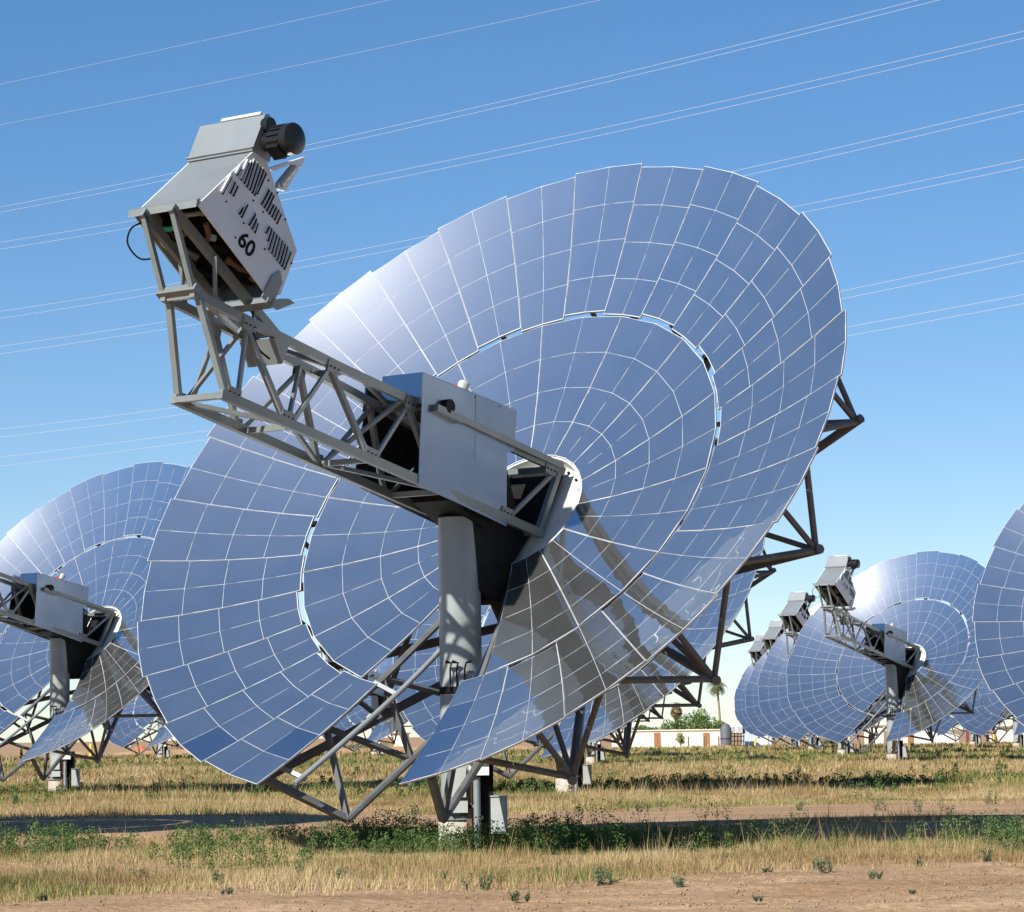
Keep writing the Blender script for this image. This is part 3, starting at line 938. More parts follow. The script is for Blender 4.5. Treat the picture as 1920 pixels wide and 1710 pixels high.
# its number
cu = bpy.data.curves.new('number_text', 'FONT')
cu.body = '60'
cu.size = 0.31
cu.align_x = 'CENTER'
cu.align_y = 'CENTER'
cu.extrude = 0.002
cu.offset = 0.006
to = bpy.data.objects.new('number_text', cu)
COL.objects.link(to)
bpy.context.view_layer.update()
nme = bpy.data.meshes.new_from_object(to.evaluated_get(bpy.context.evaluated_depsgraph_get()))
bpy.data.objects.remove(to, do_unlink=True)
nme.name = 'number'
nme.materials.clear()
nme.materials.append(M['black'])
mt = Matrix((-AX, VX, UX)).transposed().to_4x4()
mt.translation = P(0.566, -1.30, 6.90)
num = link('number', nme, dish, mt)
num['label'] = 'black stencilled number 60'

# second detailed build, copied for the other dishes that show their tiles
SECOND = [((-12.61, 89.47), 'mirrored solar dish at left edge, cut off by the frame and the foreground dish'),
          ((2.2, 80.5), 'solar dish mostly hidden directly behind the large foreground dish'),
          ((17.0, 73.0), 'solar dish cut off by the right edge of the picture'),
          ((18.5, 141.5), 'whole solar dish in the middle distance at right with glaring white upper rim')]
proto = make_dish(True, (0, 0, 0), 11)
for i, ((x, y), lab) in enumerate(SECOND):
    d = proto if i == 0 else copy_tree(proto)
    d.location = (x - OFF.x, y - OFF.y, 0)
    tag(d, lab, 'solar dish', G_DISH)
FARD = [((20.0, 177), 'distant solar dish just left behind the middle-distance dish, first of the receding row'),
        ((22.6, 221), 'distant solar dish second in the row receding behind the middle-distance dish'),
        ((24.2, 254), 'farthest solar dish at the left end of the row receding behind the middle-distance dish'),
        ((4.6, 149), 'distant solar dish whose struts show under the lower right rim of the foreground dish'),
        ((5.6, 186), 'distant solar dish far behind the foreground dish, mostly hidden near the cream building'),
        ((37.6, 221), 'distant solar dish seen in the gap between the middle-distance dish and the right-edge dish'),
        ((39.4, 254), 'farthest solar dish behind the gap at right, above the dark red tank'),
        ((-25.5, 224), 'distant solar dish seen under the left-edge dish beside the pile of orange earth'),
        ((-9.6, 224), 'distant solar dish seen through the slot of the foreground dish'),
        ((-41.3, 224), 'distant solar dish at the far left edge behind the left-edge dish')]
FARD.append(((-14.7, 50.7), 'solar dish just beyond the left edge that throws its shadow across the dirt track'))
fproto = make_dish(False, (0, 0, 0), 23)
for i, ((x, y), lab) in enumerate(FARD):
    d = fproto if i == 0 else copy_tree(fproto)
    d.location = (x - OFF.x, y - OFF.y, 0)
    tag(d, lab, 'solar dish', G_DISH)

# ------------------------------------------------------------------ power cables
PL, PR = Vector((-45.5, 240)), Vector((28.4, 150))
def wire_pt(px, py):
    r = ray(px, py)
    # intersect with the vertical plane PL-PR
    d = PR - PL
    n = Vector((-d.y, d.x))
    k = n.dot(PL) / n.dot(Vector((r.x, r.y)))
    q = Vector((0, 0, 1.6)) + r * k
    t = (Vector((q.x, q.y)) - PL).dot(d) / d.dot(d)
    return t, q.z
WIRES = [([(0, 158), (400, 72), (730, 0)], [None], 'topmost single power cable crossing the upper left corner of the sky'),
         ([(0, 234), (560, 122), (1125, 0)], [None], 'second single power cable from the top, crossing the sky at upper left'),
         ([(0, 388), (620, 263), (1290, 106), (1740, -4)], (0, 10), 'cable of the highest pair of power cables, meeting the engine motor'),
         ([(0, 455), (620, 342), (1300, 207), (1920, 56)], (0, 13), 'cable of the second pair of power cables, above the dish rim'),
         ([(0, 584), (830, 437), (1400, 316), (1920, 195)], (0, 13), 'cable of the third pair of power cables, meeting the dish rim at its top'),
         ([(0, 649), (310, 604), (1500, 384), (1920, 300)], (0, 14), 'cable of the fourth pair of power cables, meeting the upper right rim'),
         ([(0, 805), (330, 763), (1580, 547), (1920, 473)], (0, 15), 'cable of the fifth pair of power cables, meeting the right rim'),
         ([(0, 857), (400, 806), (1590, 612), (1920, 553)], (0, 17), 'cable of the lowest pair of power cables, meeting the right rim')]
for pts, offs, lab in WIRES:
    for j, off in enumerate(offs):
        dy = off or 0
        tz = [wire_pt(x, y + dy) for x, y in pts]
        cf = np.polyfit([q[0] for q in tz], [q[1] for q in tz], 2)
        mb = MB()
        ts = np.linspace(-0.25, 1.25, 40)
        mb.tube([(PL.x + (PR.x - PL.x) * t, PL.y + (PR.y - PL.y) * t, float(np.polyval(cf, t))) for t in ts], 0.011 if len(offs) > 1 else 0.008, 5)
        o = part('power_cable', mb, M['cable'], None, True)
        pre = '' if len(offs) == 1 else ('upper ' if j == 0 else 'lower ')
        tag(o, pre + lab, 'cable', 'power cables strung across the sky')

# ------------------------------------------------------------------ vegetation fields (uncountable: stuff)
def inside_frame(x, y, margin=1.08):
    return np.abs(x) < (0.1716 * y * margin + 0.6)

def scatter(y0, y1, dens):
    n = int(dens * ((y1 - y0) * (0.1716 * 1.08 * (y0 + y1) + 1.2)))
    y = np.sqrt(RNG.uniform(y0 * y0, y1 * y1, n))
    x = RNG.uniform(-1, 1, n) * (0.1716 * y * 1.08 + 0.6)
    return x, y

def bare_edge(x):
    return 31.0 + 0.46 * x + (vnoise(x, x * 0 + 5, 0.5, 9) - 0.5) * 3.0

def cover(x, y):
    """how thickly grass grows: 0 bare, 1 full"""
    n = 0.55 * vnoise(x, y, 0.45, 1) + 0.45 * vnoise(x, y, 1.3, 2)
    e = np.clip((y - bare_edge(x)) / 4.5, 0, 1) ** 1.3 * np.clip((vnoise(x, y, 1.7, 71) * .6 + vnoise(x, y, .6, 72) * .6 + (y - bare_edge(x)) / 5 - .45) * 3, 0, 1)
    track = np.clip(np.abs(y - 56.5 - 0.1 * x - (vnoise(x, y * 0, 0.3, 6) - .5) * 4) / 4.6 - 1.0, 0, 1)
    c = e * np.where(y < 75, track, 1.0)
    c = c * np.clip((n - 0.33) / 0.25, 0.04, 1)
    return c

def green(x, y):
    """how green it is: strong along the dish rows"""
    b1 = np.exp(-((y - 41.0 - 0.1 * x) / 3.2) ** 2) * np.where(x < -0.3, np.clip((6.2 + x) / 2, 0.3, 1), np.clip((5 - x) / 2.5, 0.2, 1))
    b2 = np.exp(-((y - 86) / 6.5) ** 2)
    b3 = 0.75 * np.exp(-((y - 170) / 25.0) ** 2) + 0.6 * np.exp(-((y - 225) / 20.0) ** 2)
    n = vnoise(x, y, 0.33, 12) * 0.6 + vnoise(x, y, 1.1, 13) * 0.4
    return np.clip(np.maximum.reduce([b1, b2, b3]) * 1.0 + (n - 0.48) * 2.4, 0, 1)

def blades(x, y, hmin, hmax, w, lean=0.32):
    n = len(x)
    h = RNG.uniform(hmin, hmax, n) * (0.25 + 1.25 * vnoise(x, y, 0.55, 21) ** 1.5 * (.5 + vnoise(x, y, 2.3, 22)))
    an = RNG.uniform(0, 2 * math.pi, n)
    ww = w * RNG.uniform(0.6, 1.4, n)
    dx, dy = np.cos(an) * ww, np.sin(an) * ww
    h = h * (1 + .5 * (RNG.random(n) > .93))
    lx, ly = RNG.normal(0, lean, n) * h, RNG.normal(0, lean, n) * h
    z0 = ground_z(x, y) + soil_relief(x, y)
    v = np.empty((n, 3, 3))
    v[:, 0] = np.stack([x - dx, y - dy, z0 - 0.02], 1)
    v[:, 1] = np.stack([x + dx, y + dy, z0 - 0.02], 1)
    v[:, 2] = np.stack([x + lx, y + ly, z0 + h], 1)
    return v.reshape(-1, 3), np.arange(n * 3).reshape(n, 3), h

def grass_object(name, label, rng_list, m, want_green):
    V, Fc, Rn, off = [], [], [], 0
    for y0, y1, dens, hmin, hmax, w in rng_list:
        x, y = scatter(y0, y1, dens)
        # clump them
        cl = RNG.normal(0, 0.06 + w * 2, (2, len(x)))
        cx, cy = np.round(x * 4) / 4 + RNG.normal(0, .0, len(x)), np.round(y * 4) / 4
        mixc = RNG.random(len(x)) < 0.35
        x = np.where(mixc, cx + (vnoise(cx, cy, 9.1, 31) - .5) * .25 + cl[0], x)
        y = np.where(mixc, cy + (vnoise(cx, cy, 9.1, 32) - .5) * .25 + cl[1], y)
        c, gr = cover(x, y), green(x, y)
        p = c * (gr if want_green else np.clip(1.15 - gr, 0.08, 1))
        ok = RNG.random(len(x)) < p
        x, y = x[ok], y[ok]
        v, f, h = blades(x, y, hmin, hmax, w)
        r = np.clip(0.5 + 0.9 * (vnoise(x, y, 0.7, 41) - 0.5) + RNG.normal(0, 0.22, len(x)), 0, 1)
        V.append(v); Fc.append(f + off); Rn.append(np.repeat(r, 3)); off += len(v)
    o = link(name, np_mesh(name, np.concatenate(V), np.concatenate(Fc), m, np.concatenate(Rn)))
    tag(o, label, 'grass', kind='stuff')
    return o

grass_object('dry_grass', 'dry straw coloured grass covering the field between the dishes',
             [(27, 47, 1700, .03, .15, .0058), (47, 75, 650, .04, .16, .009), (75, 110, 270, .06, .20, .016), (110, 180, 90, .10, .28, .032), (180, 300, 24, .14, .34, .07)], M['dry'], False)
grass_object('green_grass', 'patchy green grass mixed into the dry grass',
             [(27, 47, 1500, .03, .15, .0065), (47, 75, 560, .04, .16, .010), (75, 110, 250, .06, .20, .018), (110, 180, 80, .10, .28, .035), (180, 300, 22, .14, .34, .075)], M['mixgrass'], True)
grass_object('tall_stems', 'thin taller dry stems standing above the grass',
             [(30, 47, 45, .18, .40, .0035), (47, 75, 24, .20, .42, .006), (75, 110, 12, .25, .5, .010)], M['dry'], False)

def leaf_cloud(pts, size, rn):
    """one small quad per point, random facing"""
    n = len(pts)
    a = RNG.normal(size=(n, 3)); a /= np.linalg.norm(a, axis=1)[:, None]
    b = np.cross(a, RNG.normal(size=(n, 3))); b /= np.linalg.norm(b, axis=1)[:, None]
    s = (size * RNG.uniform(.6, 1.4, n))[:, None]
    v = np.empty((n, 4, 3))
    v[:, 0] = pts - a * s
    v[:, 1] = pts - b * s * .5
    v[:, 2] = pts + a * s
    v[:, 3] = pts + b * s * .5
    return v.reshape(-1, 3), np.arange(n * 4).reshape(n, 4), np.repeat(rn, 4)

def weeds(name, label, m, groups):
    V, Fc, Rn, off = [], [], [], 0
    for (y0, y1, dens, nl, hh, size, thr) in groups:
        x, y = scatter(y0, y1, dens)
        gr = green(x, y) * np.clip(cover(x, y) * 3, 0, 1)
        ok = RNG.random(len(x)) < np.clip((gr - thr) / (1 - thr), 0, 1)
        x, y = x[ok], y[ok]
        h = hh * RNG.uniform(.4, 1.0, len(x)) * (.5 + vnoise(x, y, .6, 51))
        n = len(x)
        t = RNG.random((n, nl))
        rad = h[:, None] * (.45 - .25 * t) * np.sqrt(RNG.random((n, nl)))
        an = RNG.uniform(0, 2 * math.pi, (n, nl))
        # a few upright spikes per plant
        an = np.round(an / (2 * math.pi) * 6) / 6 * 2 * math.pi + RNG.normal(0, .25, (n, nl))
        px = x[:, None] + np.cos(an) * rad
        py = y[:, None] + np.sin(an) * rad
        pz = (ground_z(x, y) + soil_relief(x, y))[:, None] + t * h[:, None]
        pts = np.stack([px, py, pz], 2).reshape(-1, 3)
        r = np.clip(np.repeat(RNG.uniform(0.1, .8, n), nl) + RNG.normal(0, .15, n * nl), 0, 1)
        v, f, rr = leaf_cloud(pts, size, r)
        V.append(v); Fc.append(f + off); Rn.append(rr); off += len(v)
    o = link(name, np_mesh(name, np.concatenate(V), np.concatenate(Fc), m, np.concatenate(Rn)))
    tag(o, label, 'weeds', kind='stuff')
weeds('green_weeds', 'leafy dark green weeds growing along the rows of posts', M['weed'],
      [(35, 48, 20, 110, .46, .017, .38), (75, 100, 3.2, 70, .42, .03, .5), (100, 190, .5, 50, .38, .05, .45), (190, 290, .16, 40, .40, .08, .4)])

# weeds standing singly in the bare dirt and along the track
SPOTS = [(1118, 1655, .4), (1270, 1668, .22), (1132, 1660, .3), (900, 1668, .3), (1010, 1640, .2), (1365, 1622, .35), (1545, 1640, .35), (1640, 1650, .25), (1845, 1622, .5), (1890, 1606, .3), (1665, 1595, .45), (1725, 1625, .2), (1530, 1630, .25), (1440, 1640, .2), (830, 1650, .25), (640, 1655, .3), (560, 1640, .35), (270, 1655, .25), (200, 1645, .2), (90, 1650, .3), (60, 1610, .35), (150, 1600, .4), (340, 1600, .35), (405, 1660, .3), (1780, 1600, .3), (1300, 1605, .3), (1235, 1610, .3), (975, 1690, .15), (1560, 1610, .35), (80, 1690, .2), (420, 1680, .2), (1420, 1690, .12), (1710, 1680, .15),
         (1640, 1520, .8), (1740, 1522, .5), (1600, 1502, .7), (1850, 1508, .5), (1330, 1552, .8), (1210, 1522, .5), (1140, 1555, 1.0), (1500, 1520, .5), (1060, 1550, .7), (990, 1560, .7), (740, 1590, .75), (715, 1580, .9), (690, 1585, .7), (640, 1575, .6), (600, 1590, .7), (560, 1585, .6), (500, 1590, .6), (780, 1545, .6)]
V, Fc, Rn, off = [], [], [], 0
for px, py, h in SPOTS:
    h *= .45 + .5 * ((px * 7 + py * 13) % 10) / 10
    r = ray(px, py)
    q = Vector((0, 0, 1.6)) + r * (-1.6 / r.z)
    for sub in range(3):
        nl = 170
        t = RNG.random(nl)
        sp = RNG.integers(0, 7, nl)
        lean = RNG.normal(0, .3, (7, 2))
        hs = h * RNG.uniform(.45, 1.0, 7)
        cx, cy = RNG.normal(0, h * .35, 2)
        hh = hs[sp]
        pts = np.stack([q.x + cx + lean[sp, 0] * t * hh + RNG.normal(0, .06, nl) * hh, q.y + cy + lean[sp, 1] * t * hh + RNG.normal(0, .06, nl) * hh, t * hh], 1)
        v, f, rr = leaf_cloud(pts, .010 + .010 * h, np.clip(RNG.normal(RNG.uniform(.2, .7), .2, nl), 0, 1))
        V.append(v); Fc.append(f + off); Rn.append(rr); off += len(v)
tag(link('scattered_weeds', np_mesh('scattered_weeds', np.concatenate(V), np.concatenate(Fc), M['greyweed'], np.concatenate(Rn))), 'scattered upright grey-green weeds in the bare soil and along the track', 'weeds', kind='stuff')

# clods of earth in the bare foreground
n = 6000
y = RNG.uniform(26.5, 37, n); x = RNG.uniform(-1, 1, n) * (0.18 * y)
ok = (RNG.random(n) < np.clip(vnoise(x * .4, y, 1.4, 61) * 1.7 - .45, 0.05, 1)) & (y < bare_edge(x) + 1.5)
x, y = x[ok], y[ok]; n = len(x)
s = np.clip(RNG.gamma(1.3, .006, n) + .005, 0, .022)
base = np.array([(1, 0, 0), (-1, 0, 0), (0, 1, 0), (0, -1, 0), (0, 0, .8), (0, 0, -.8)], float)
v = base[None] * s[:, None, None] * RNG.uniform(.6, 1.3, (n, 6, 3)) + np.stack([x, y, soil_relief(x, y) + s * .25], 1)[:, None]
tri = np.array([(0, 2, 4), (2, 1, 4), (1, 3, 4), (3, 0, 4), (2, 0, 5), (1, 2, 5), (3, 1, 5), (0, 3, 5)])
f = (tri[None] + (np.arange(n) * 6)[:, None, None]).reshape(-1, 3)
tag(link('soil_clods', np_mesh('soil_clods', v.reshape(-1, 3), f, M['soil'])), 'crumbled clods of tan earth in the foreground', 'clods', kind='stuff')

# ------------------------------------------------------------------ buildings and things behind the field
def zg(y):
    return float(ground_z(np.array(0.0), np.array(float(y))))
def building(name, label, px0, px1, pytop, y, depth, m, cat='building', roof='roofbrown', trim=0.35):
    a, b = at(px0, pytop, y), at(px1, pytop, y)
    z0 = zg(y)
    r = empty(name, ((a.x + b.x) / 2, y, z0))
    w, hgt = b.x - a.x, (a.z + b.z) / 2 - z0
    wl = part('wall', MB().box((0, depth / 2, hgt / 2), (w, depth, hgt)), m, r)
    if roof:
        part('roof', MB().box((0, depth / 2, hgt + trim / 2 + 0.002), (w + 0.5, depth + 0.5, trim)), M[roof], r)
    tag(r, label, cat)
    return r, w, hgt
def bx(r, px0, px1, py0, py1, y, y_front, m, name, thick=0.12):
    """a panel on a building's front face from pixel bounds"""
    a, b = at(px0, py0, y), at(px1, py1, y)
    c = (a + b) / 2
    return part(name, MB().box((c.x - r.location.x, y_front, c.z - r.location.z), (b.x - a.x, thick, a.z - b.z)), m, r)

YB = 470
b, w, h = building('cream_building', 'long low cream building with two brown doors below the palms', 1150, 1352, 1370, YB, 9, M['cream'], roof='cream2', trim=0.14)
for x0, x1 in ((1226, 1238), (1318, 1330)):
    d = bx(b, x0, x1, 1374, 1399, YB, -0.08, M['door'], 'door')
    q = at((x0 + x1) / 2, 1386, YB)
    part('door_panel', MB().box((q.x - b.location.x, -0.17, q.z - b.location.z), (0.10, 0.05, 1.8)), M['roofbrown'], d)
for i, px in enumerate((1291, 1321, 1348)):
    q = at(px, 1400, 440)
    o = part('fence_post', MB().tube([(0, 0, 0), (0, 0, 1.9), (0, 0, 2.0)], [.11, .11, .04], 8), M['wood'], None)
    o.location = (q.x, 440, zg(440) - .05)
    tag(o, ['thin dark post in front of the cream wall, left of the right door', 'thin dark post beside the right brown door of the cream building', 'thin dark post at the right end of the cream building'][i], 'post', 'posts in front of the cream building')
q = at(1355, 1402, 430)
o = part('timber_baulk', MB().box((0, 0, .3), (3.2, .5, .5)).box((-1.2, 0, .02), (.3, .6, .1)), M['roofbrown'], None)
o.location = (q.x, 430, zg(430))
tag(o, 'low brown timber baulk lying before the grey tank', 'timber')
# grey upright tank
q = at(1361, 1380, 450)
t_ = empty('storage_tank', (q.x, 450, zg(450)))
part('tank_body', MB().tube([(0, 0, 0), (0, 0, 3.0), (0, 0, 3.6), (0, 0, 3.85)], [.85, .85, .6, .2], 20), M['tank'], t_, True)
part('tank_band', MB().tube([(0, 0, 1.5), (0, 0, 1.62)], .88, 20), M['dark'], t_, True)
tag(t_, 'dark grey round-topped storage tank at the end of the cream building', 'tank')
# white equipment rack
q = at(1381, 1380, 452)
t_ = empty('equipment_rack', (q.x, 452, zg(452)))
for i in range(2):
    c_ = part('white_unit', MB().box((-.55 + i * 1.0, 0, 3.1), (.85, .8, 1.25)), M['white'], t_)
    part('unit_grille', MB().box((-.55 + i * 1.0, -.42, 3.0), (.6, .06, .7)), M['box'], c_)
part('side_unit', MB().box((.75 + .35, 0, 2.95), (.4, .7, 1.2)), M['dark'], t_)
for px in (-.9, -.4, .1, .6, 1.0):
    part('rack_leg', MB().bar((px, -.3, 0), (px + .1, -.3, 2.45), .13), M['dark'], t_)
for z_ in (.5, 1.2, 1.9, 2.4):
    part('rack_shelf', MB().box((.1, -.1, z_), (2.1, .6, .12)), M['dark'], t_)
tag(t_, 'white units on a dark rack beside the grey tank', 'equipment')
b, w, h = building('pale_grey_building', 'pale blue-grey wall of a building with a yellow bollard before it', 1396, 1446, 1362, 455, 6, M['greywall'], roof='whitewall', trim=.15)
bx(b, 1425, 1440, 1372, 1396, 455, -.06, M['whitewall'], 'panel')
b, w, h = building('cream_shed', 'small cream shed behind the base of the middle-distance dish', 1628, 1656, 1362, 420, 5, M['cream2'], trim=.15)
bx(b, 1628, 1640, 1378, 1400, 420, -.06, M['dark'], 'doorway')
# white gabled shed
a_, b_ = at(1700, 1376, 400), at(1797, 1376, 400)
r = empty('white_shed', ((a_.x + b_.x) / 2, 400, zg(400)))
W = b_.x - a_.x; Hh = a_.z - zg(400)
part('wall', MB().prism([(-W / 2, 0, 0), (W / 2, 0, 0), (W / 2, 0, Hh - .5), (-W * .02, 0, Hh + 1.0), (-W / 2, 0, Hh - .2)], (0, 7, 0)), M['whitewall'], r)
part('roof', MB().prism([(-W / 2 - .2, -.2, Hh - .25), (-W * .02, -.2, Hh + 1.05), (W / 2 + .2, -.2, Hh - .5), (W / 2 + .2, -.2, Hh - .38), (-W * .02, -.2, Hh + 1.17), (-W / 2 - .2, -.2, Hh - .12)], (0, 7.4, 0)), M['greywall'], r)
part('door', MB().box((-W / 2 + .5, -.05, .9), (.8, .1, 1.8)), M['door'], r)
tag(r, 'low white gabled shed beside the post of the middle-distance dish', 'shed')
# dark red tank
q = at(1825, 1375, 390)
t_ = empty('red_tank', (q.x, 390, zg(390)))
part('tank_shell', MB().tube([(0, 0, .2), (0, 0, 2.2), (0, 0, 2.7), (0, 0, 2.9)], [.95, .95, .65, .2], 18), M['redtank'], t_, True)
for s_ in (-.6, .6):
    part('leg', MB().box((s_, -.5, .1), (.15, .15, .4)), M['dark'], t_)
part('pipe', MB().tube([(.5, -.9, 0), (.5, -.9, 2.0), (.2, -.7, 2.5)], .08, 8), M['white'], t_, True)
tag(t_, 'dark red upright tank left of the yellow bollard at right', 'tank')
for i, (px, m_, lab) in enumerate(((1852, 'dark', 'black short post left of the yellow bollard at right'), (1858, 'white', 'white short post next to the black one by the dark red tank'))):
    q = at(px, 1396, 385)
    o = part('marker_post', MB().tube([(0, 0, 0), (0, 0, 1.3), (0, 0, 1.4)], [.16, .16, .08], 10), M[m_], None, True)
    o.location = (q.x, 385, zg(385))
    tag(o, lab, 'post')
b, w, h = building('cream_house', 'cream building with brown roof edge at the far right edge', 1886, 1960, 1364, 400, 8, M['cream2'], trim=.2)
bx(b, 1905, 1916, 1374, 1388, 400, -.06, M['glass'], 'window')
b, w, h = building('cream_block', 'small cream block building seen through the slot of the foreground dish', 732, 764, 1376, 420, 6, M['cream2'], trim=.15)
bx(b, 728, 737, 1382, 1408, 420, -.06, M['roofbrown'], 'side_panel')

def bollard(px, pyb, y, hgt, lab, banded=False):
    q = at(px, pyb, y)
    r = empty('yellow_bollard', (q.x, y, zg(y)))
    rr = .10
    sh = part('shaft', MB().tube([(0, 0, -.05), (0, 0, hgt - .06), (0, 0, hgt)], [rr, rr, rr * .5], 12), M['yellow'], r, True)
    part('band', MB().tube([(0, 0, hgt * .55), (0, 0, hgt * .68)], rr + .006, 12), M['black'] if banded else M['yellow'], r, True)
    if banded:
        part('band', MB().tube([(0, 0, hgt * .25), (0, 0, hgt * .36)], rr + .006, 12), M['black'], r, True)
    tag(r, lab, 'bollard', 'yellow bollards round the field')
bollard(1416, 1400, 330, 1.25, 'yellow bollard in front of the pale blue-grey wall')
bollard(1864, 1400, 330, 1.35, 'yellow bollard at right beside the black and white posts')
bollard(170, 1430, 205, 1.35, 'yellow bollard with black bands right of the left-edge dish post', True)
bollard(40, 1415, 230, 1.0, 'yellow bollard low at the left edge under the left-edge dish', True)
bollard(745, 1408, 340, 1.1, 'yellow bollard before the cream block seen through the slot')

# orange earth pile, berm
def mound(name, lab, cat, px0, px1, py, y, hgt, m, seed, kind=None):
    a, b = at(px0, py, y), at(px1, py, y)
    n_, m_ = 40, 10
    V, F_ = [], []
    for j in range(m_ + 1):
        for i in range(n_ + 1):
            s, t = i / n_, j / m_
            x_ = a.x + (b.x - a.x) * s
            prof_ = math.sin(math.pi * t) * min(1, 6 * s, 6 * (1 - s)) ** .6
            z_ = zg(y) - .05 + hgt * prof_ * (.6 + .7 * float(vnoise(np.array(x_), np.array(t * 4.0), .8, seed)))
            V.append((x_, y + (t - .5) * hgt * 5, z_))
    for j in range(m_):
        for i in range(n_):
            q = j * (n_ + 1) + i
            F_.append((q, q + 1, q + n_ + 2, q + n_ + 1))
    o = link(name, MB().add(V, F_).mesh(name, m, True))
    tag(o, lab, cat, kind=kind)
mound('earth_pile', 'pile of orange earth under the left-edge dish', 'pile', 246, 286, 1400, 330, 1.3, M['orange'], 3)
mound('dirt_berm', 'long pale pinkish dirt berm along the far side of the field at left', 'berm', -200, 1250, 1405, 300, 0.75, M['soil'], 5, 'structure')

# trees
def tree(name, lab, px, pyb, y, crown, trunk_h, n, size, m, cat='tree', seed=0, group=None):
    """crown: list of (dx, dz, rx, rz) lumps in metres above ground"""
    q = at(px, pyb, y)
    r = empty(name, (q.x, y, zg(y)))
    mb = MB()
    mb.tube([(0, 0, -.1), (.05, 0, trunk_h * .5), (.0, .05, trunk_h)], [.16, .12, .08], 8)
    for dx, dz, rx, rz in crown[:5]:
        mb.tube([(0, 0, trunk_h * .8), (dx * .4, 0, trunk_h + (dz - trunk_h) * .5), (dx, 0, dz)], [.08, .05, .02], 6)
    part('trunk', mb, M['bark'], r, True)
    pts = []
    tot = sum(c[2] * c[3] for c in crown)
    for dx, dz, rx, rz in crown:
        k = int(n * rx * rz / tot)
        d = RNG.normal(size=(k, 3)); d /= np.linalg.norm(d, axis=1)[:, None]
        rad = RNG.random(k) ** .4
        wob = .75 + .5 * vnoise(d[:, 0] * 3 + dx, d[:, 2] * 3 + dz, 1.3, seed)
        pts.append(np.stack([dx + d[:, 0] * rx * rad * wob, d[:, 1] * rx * rad * wob, dz + d[:, 2] * rz * rad * wob], 1))
    pts = np.concatenate(pts)
    pts = pts[pts[:, 2] > .1]
    rn = np.clip(.5 + (vnoise(pts[:, 0], pts[:, 2], 1.4, seed + 1) - .5) * 1.1 + RNG.normal(0, .12, len(pts)), 0, 1)
    v, f, rr = leaf_cloud(pts, size, rn)
    link('crown', np_mesh('crown', v, f, m, rr), r)
    tag(r, lab, cat, group)
tree('shade_tree', 'broad rounded green tree rising behind the cream building roof', 1300, 1400, 495,
     [(-3, 3.4, 2.6, 1.6), (0, 3.9, 3.0, 2.0), (2.6, 3.6, 2.4, 1.6), (1.2, 5.2, 1.5, 1.3), (-5, 2.8, 1.6, 1.0), (4.4, 2.9, 1.2, 1.0)], 2.5, 5200, .17, M['tree'], seed=3)
tree('shade_tree', 'small dense green tree just left of the tall palm base', 1350, 1400, 490, [(0, 3.3, 1.3, 1.3), (.7, 2.9, 1.0, 1.0), (-.8, 2.7, 1.0, 1.0)], 2.0, 1800, .15, M['weed'], seed=8)
tree('young_tree', 'small yellow-green tree in front of the cream building wall', 1276, 1402, 445, [(0, 1.75, .75, .85), (.2, 1.2, .5, .5)], .9, 900, .09, M['tree'], seed=5)
tree('shade_tree', 'low green tree top behind the left end of the cream building', 1205, 1400, 497, [(0, 3.2, 1.6, .9), (1.5, 2.9, 1.2, .8)], 2.3, 1500, .15, M['tree'], seed=9)
tree('hedge_bush', 'dark brownish bush on the horizon under the foreground dish at left', 340, 1408, 400, [(0, .8, 2.6, .9), (2.4, .8, 2.0, .8), (-2.4, .7, 1.6, .7)], .5, 1800, .12, M['palmdead'], 'bush', seed=11)
tree('hedge_bush', 'dark green bush on the horizon left of the cream block', 690, 1408, 430, [(0, .9, 2.2, 1.0), (2.0, .8, 1.6, .8), (-2.4, .8, 1.6, .8)], .5, 1500, .12, M['weed'], 'bush', seed=12)
tree('hedge_bush', 'low dark bush before the base of the receding row at right', 1530, 1400, 300, [(0, .5, 1.4, .55), (1.6, .45, 1.0, .45)], .3, 900, .09, M['weed'], 'bush', seed=13)

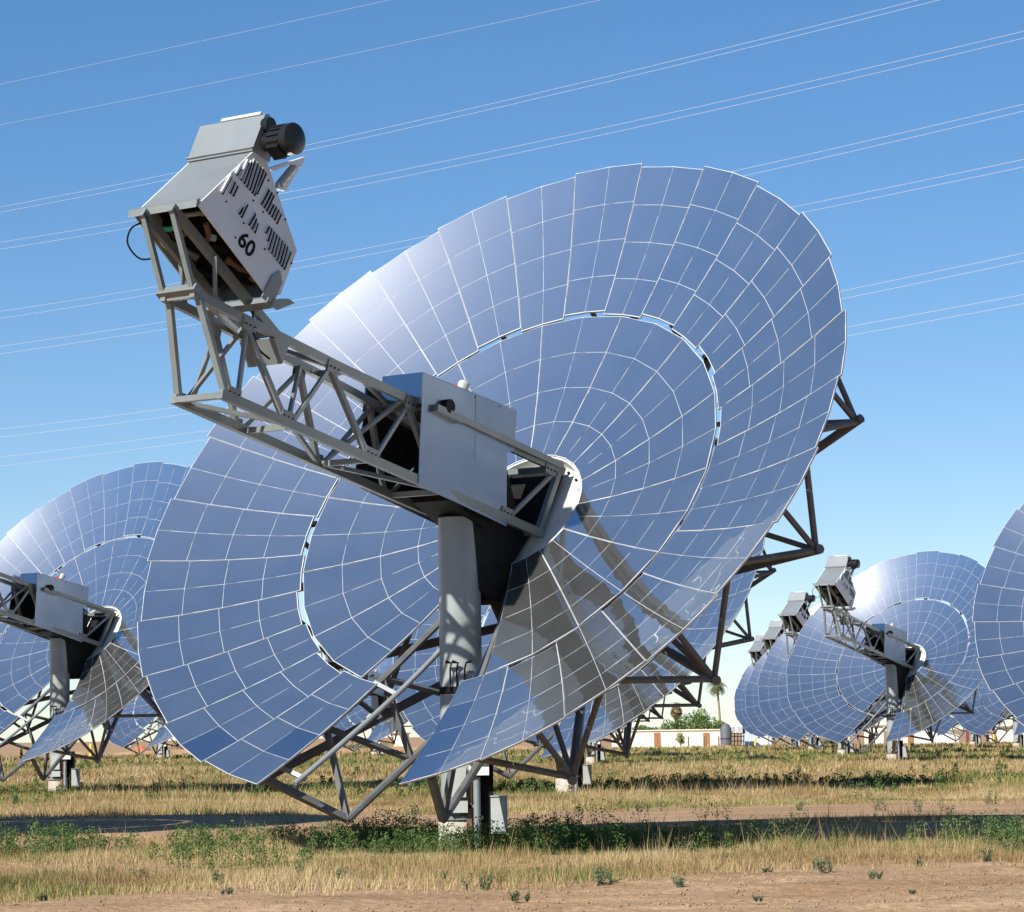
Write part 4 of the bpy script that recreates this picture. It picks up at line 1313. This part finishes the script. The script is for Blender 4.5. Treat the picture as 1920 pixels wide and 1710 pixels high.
def palm(lab, px, pyb, pyc, y, nf, L, skirt, lean):
    q, c = at(px, pyb, y), at(px, pyc, y)
    H = c.z - zg(y)
    r = empty('palm_tree', (q.x, y, zg(y)))
    pts = [(lean * (t ** 2), 0, H * t) for t in np.linspace(0, 1, 8)]
    part('trunk', MB().tube(pts, [.30, .24, .22, .20, .19, .18, .18, .2], 10), M['bark'], r, True)
    top_ = np.array((lean, 0, H))
    V, F_, R_ = [], [], []
    def frond(an, el0, LL, w, rv):
        d = np.array((math.cos(an), math.sin(an)))
        prev = None
        n_ = 7
        pos = top_.copy(); el = el0
        line = [pos.copy()]
        for i in range(n_):
            pos = pos + np.array((d[0] * math.cos(el), d[1] * math.cos(el), math.sin(el))) * LL / n_
            el -= .28
            line.append(pos.copy())
        side = np.array((-d[1], d[0], 0))
        for i in range(1, n_ + 1):
            for s in (-1, 1):
                for h_ in (0, .5):
                    p0 = line[i - 1] + (line[i] - line[i - 1]) * h_
                    ln = w * math.sin(math.pi * min(.95, (i + h_) / (n_ + 1.3))) + .1
                    tip = p0 + side * s * ln + (line[i] - line[i - 1]) * .9 - np.array((0, 0, .25 * ln))
                    b_ = len(V)
                    V.extend([p0, p0 + (line[i] - line[i - 1]) * .3, tip])
                    F_.append((b_, b_ + 1, b_ + 2)); R_.extend([rv] * 3)
    for i in range(nf):
        frond(i * 2.399, random.uniform(-.3, 1.3), L * random.uniform(.8, 1.1), L * .33, random.random())
    link('crown', np_mesh('palm_crown', np.array(V), np.array(F_), M['palm'], np.array(R_)), r)
    if skirt:
        pts_ = []
        k = 900
        t = RNG.random(k)
        an = RNG.uniform(0, 6.28, k)
        rad = skirt * np.sin(np.pi * np.clip(t * .9 + .1, 0, 1)) * RNG.uniform(.5, 1, k)
        p_ = np.stack([lean + np.cos(an) * rad, np.sin(an) * rad, H - 0.1 - t * skirt * 2.6], 1)
        v, f, rr = leaf_cloud(p_, .28, RNG.random(k))
        link('dead_skirt', np_mesh('dead_skirt', v, f, M['palmdead'], rr), r)
    tag(r, lab, 'palm tree', 'palms behind the cream building')
palm('tall slim palm with open crown right of the cream building', 1352, 1402, 1286, 500, 34, 2.3, 0.0, -.5)
palm('shorter palm with shaggy brown skirt behind the cream building', 1268, 1402, 1322, 505, 20, 1.2, 0.95, .1)
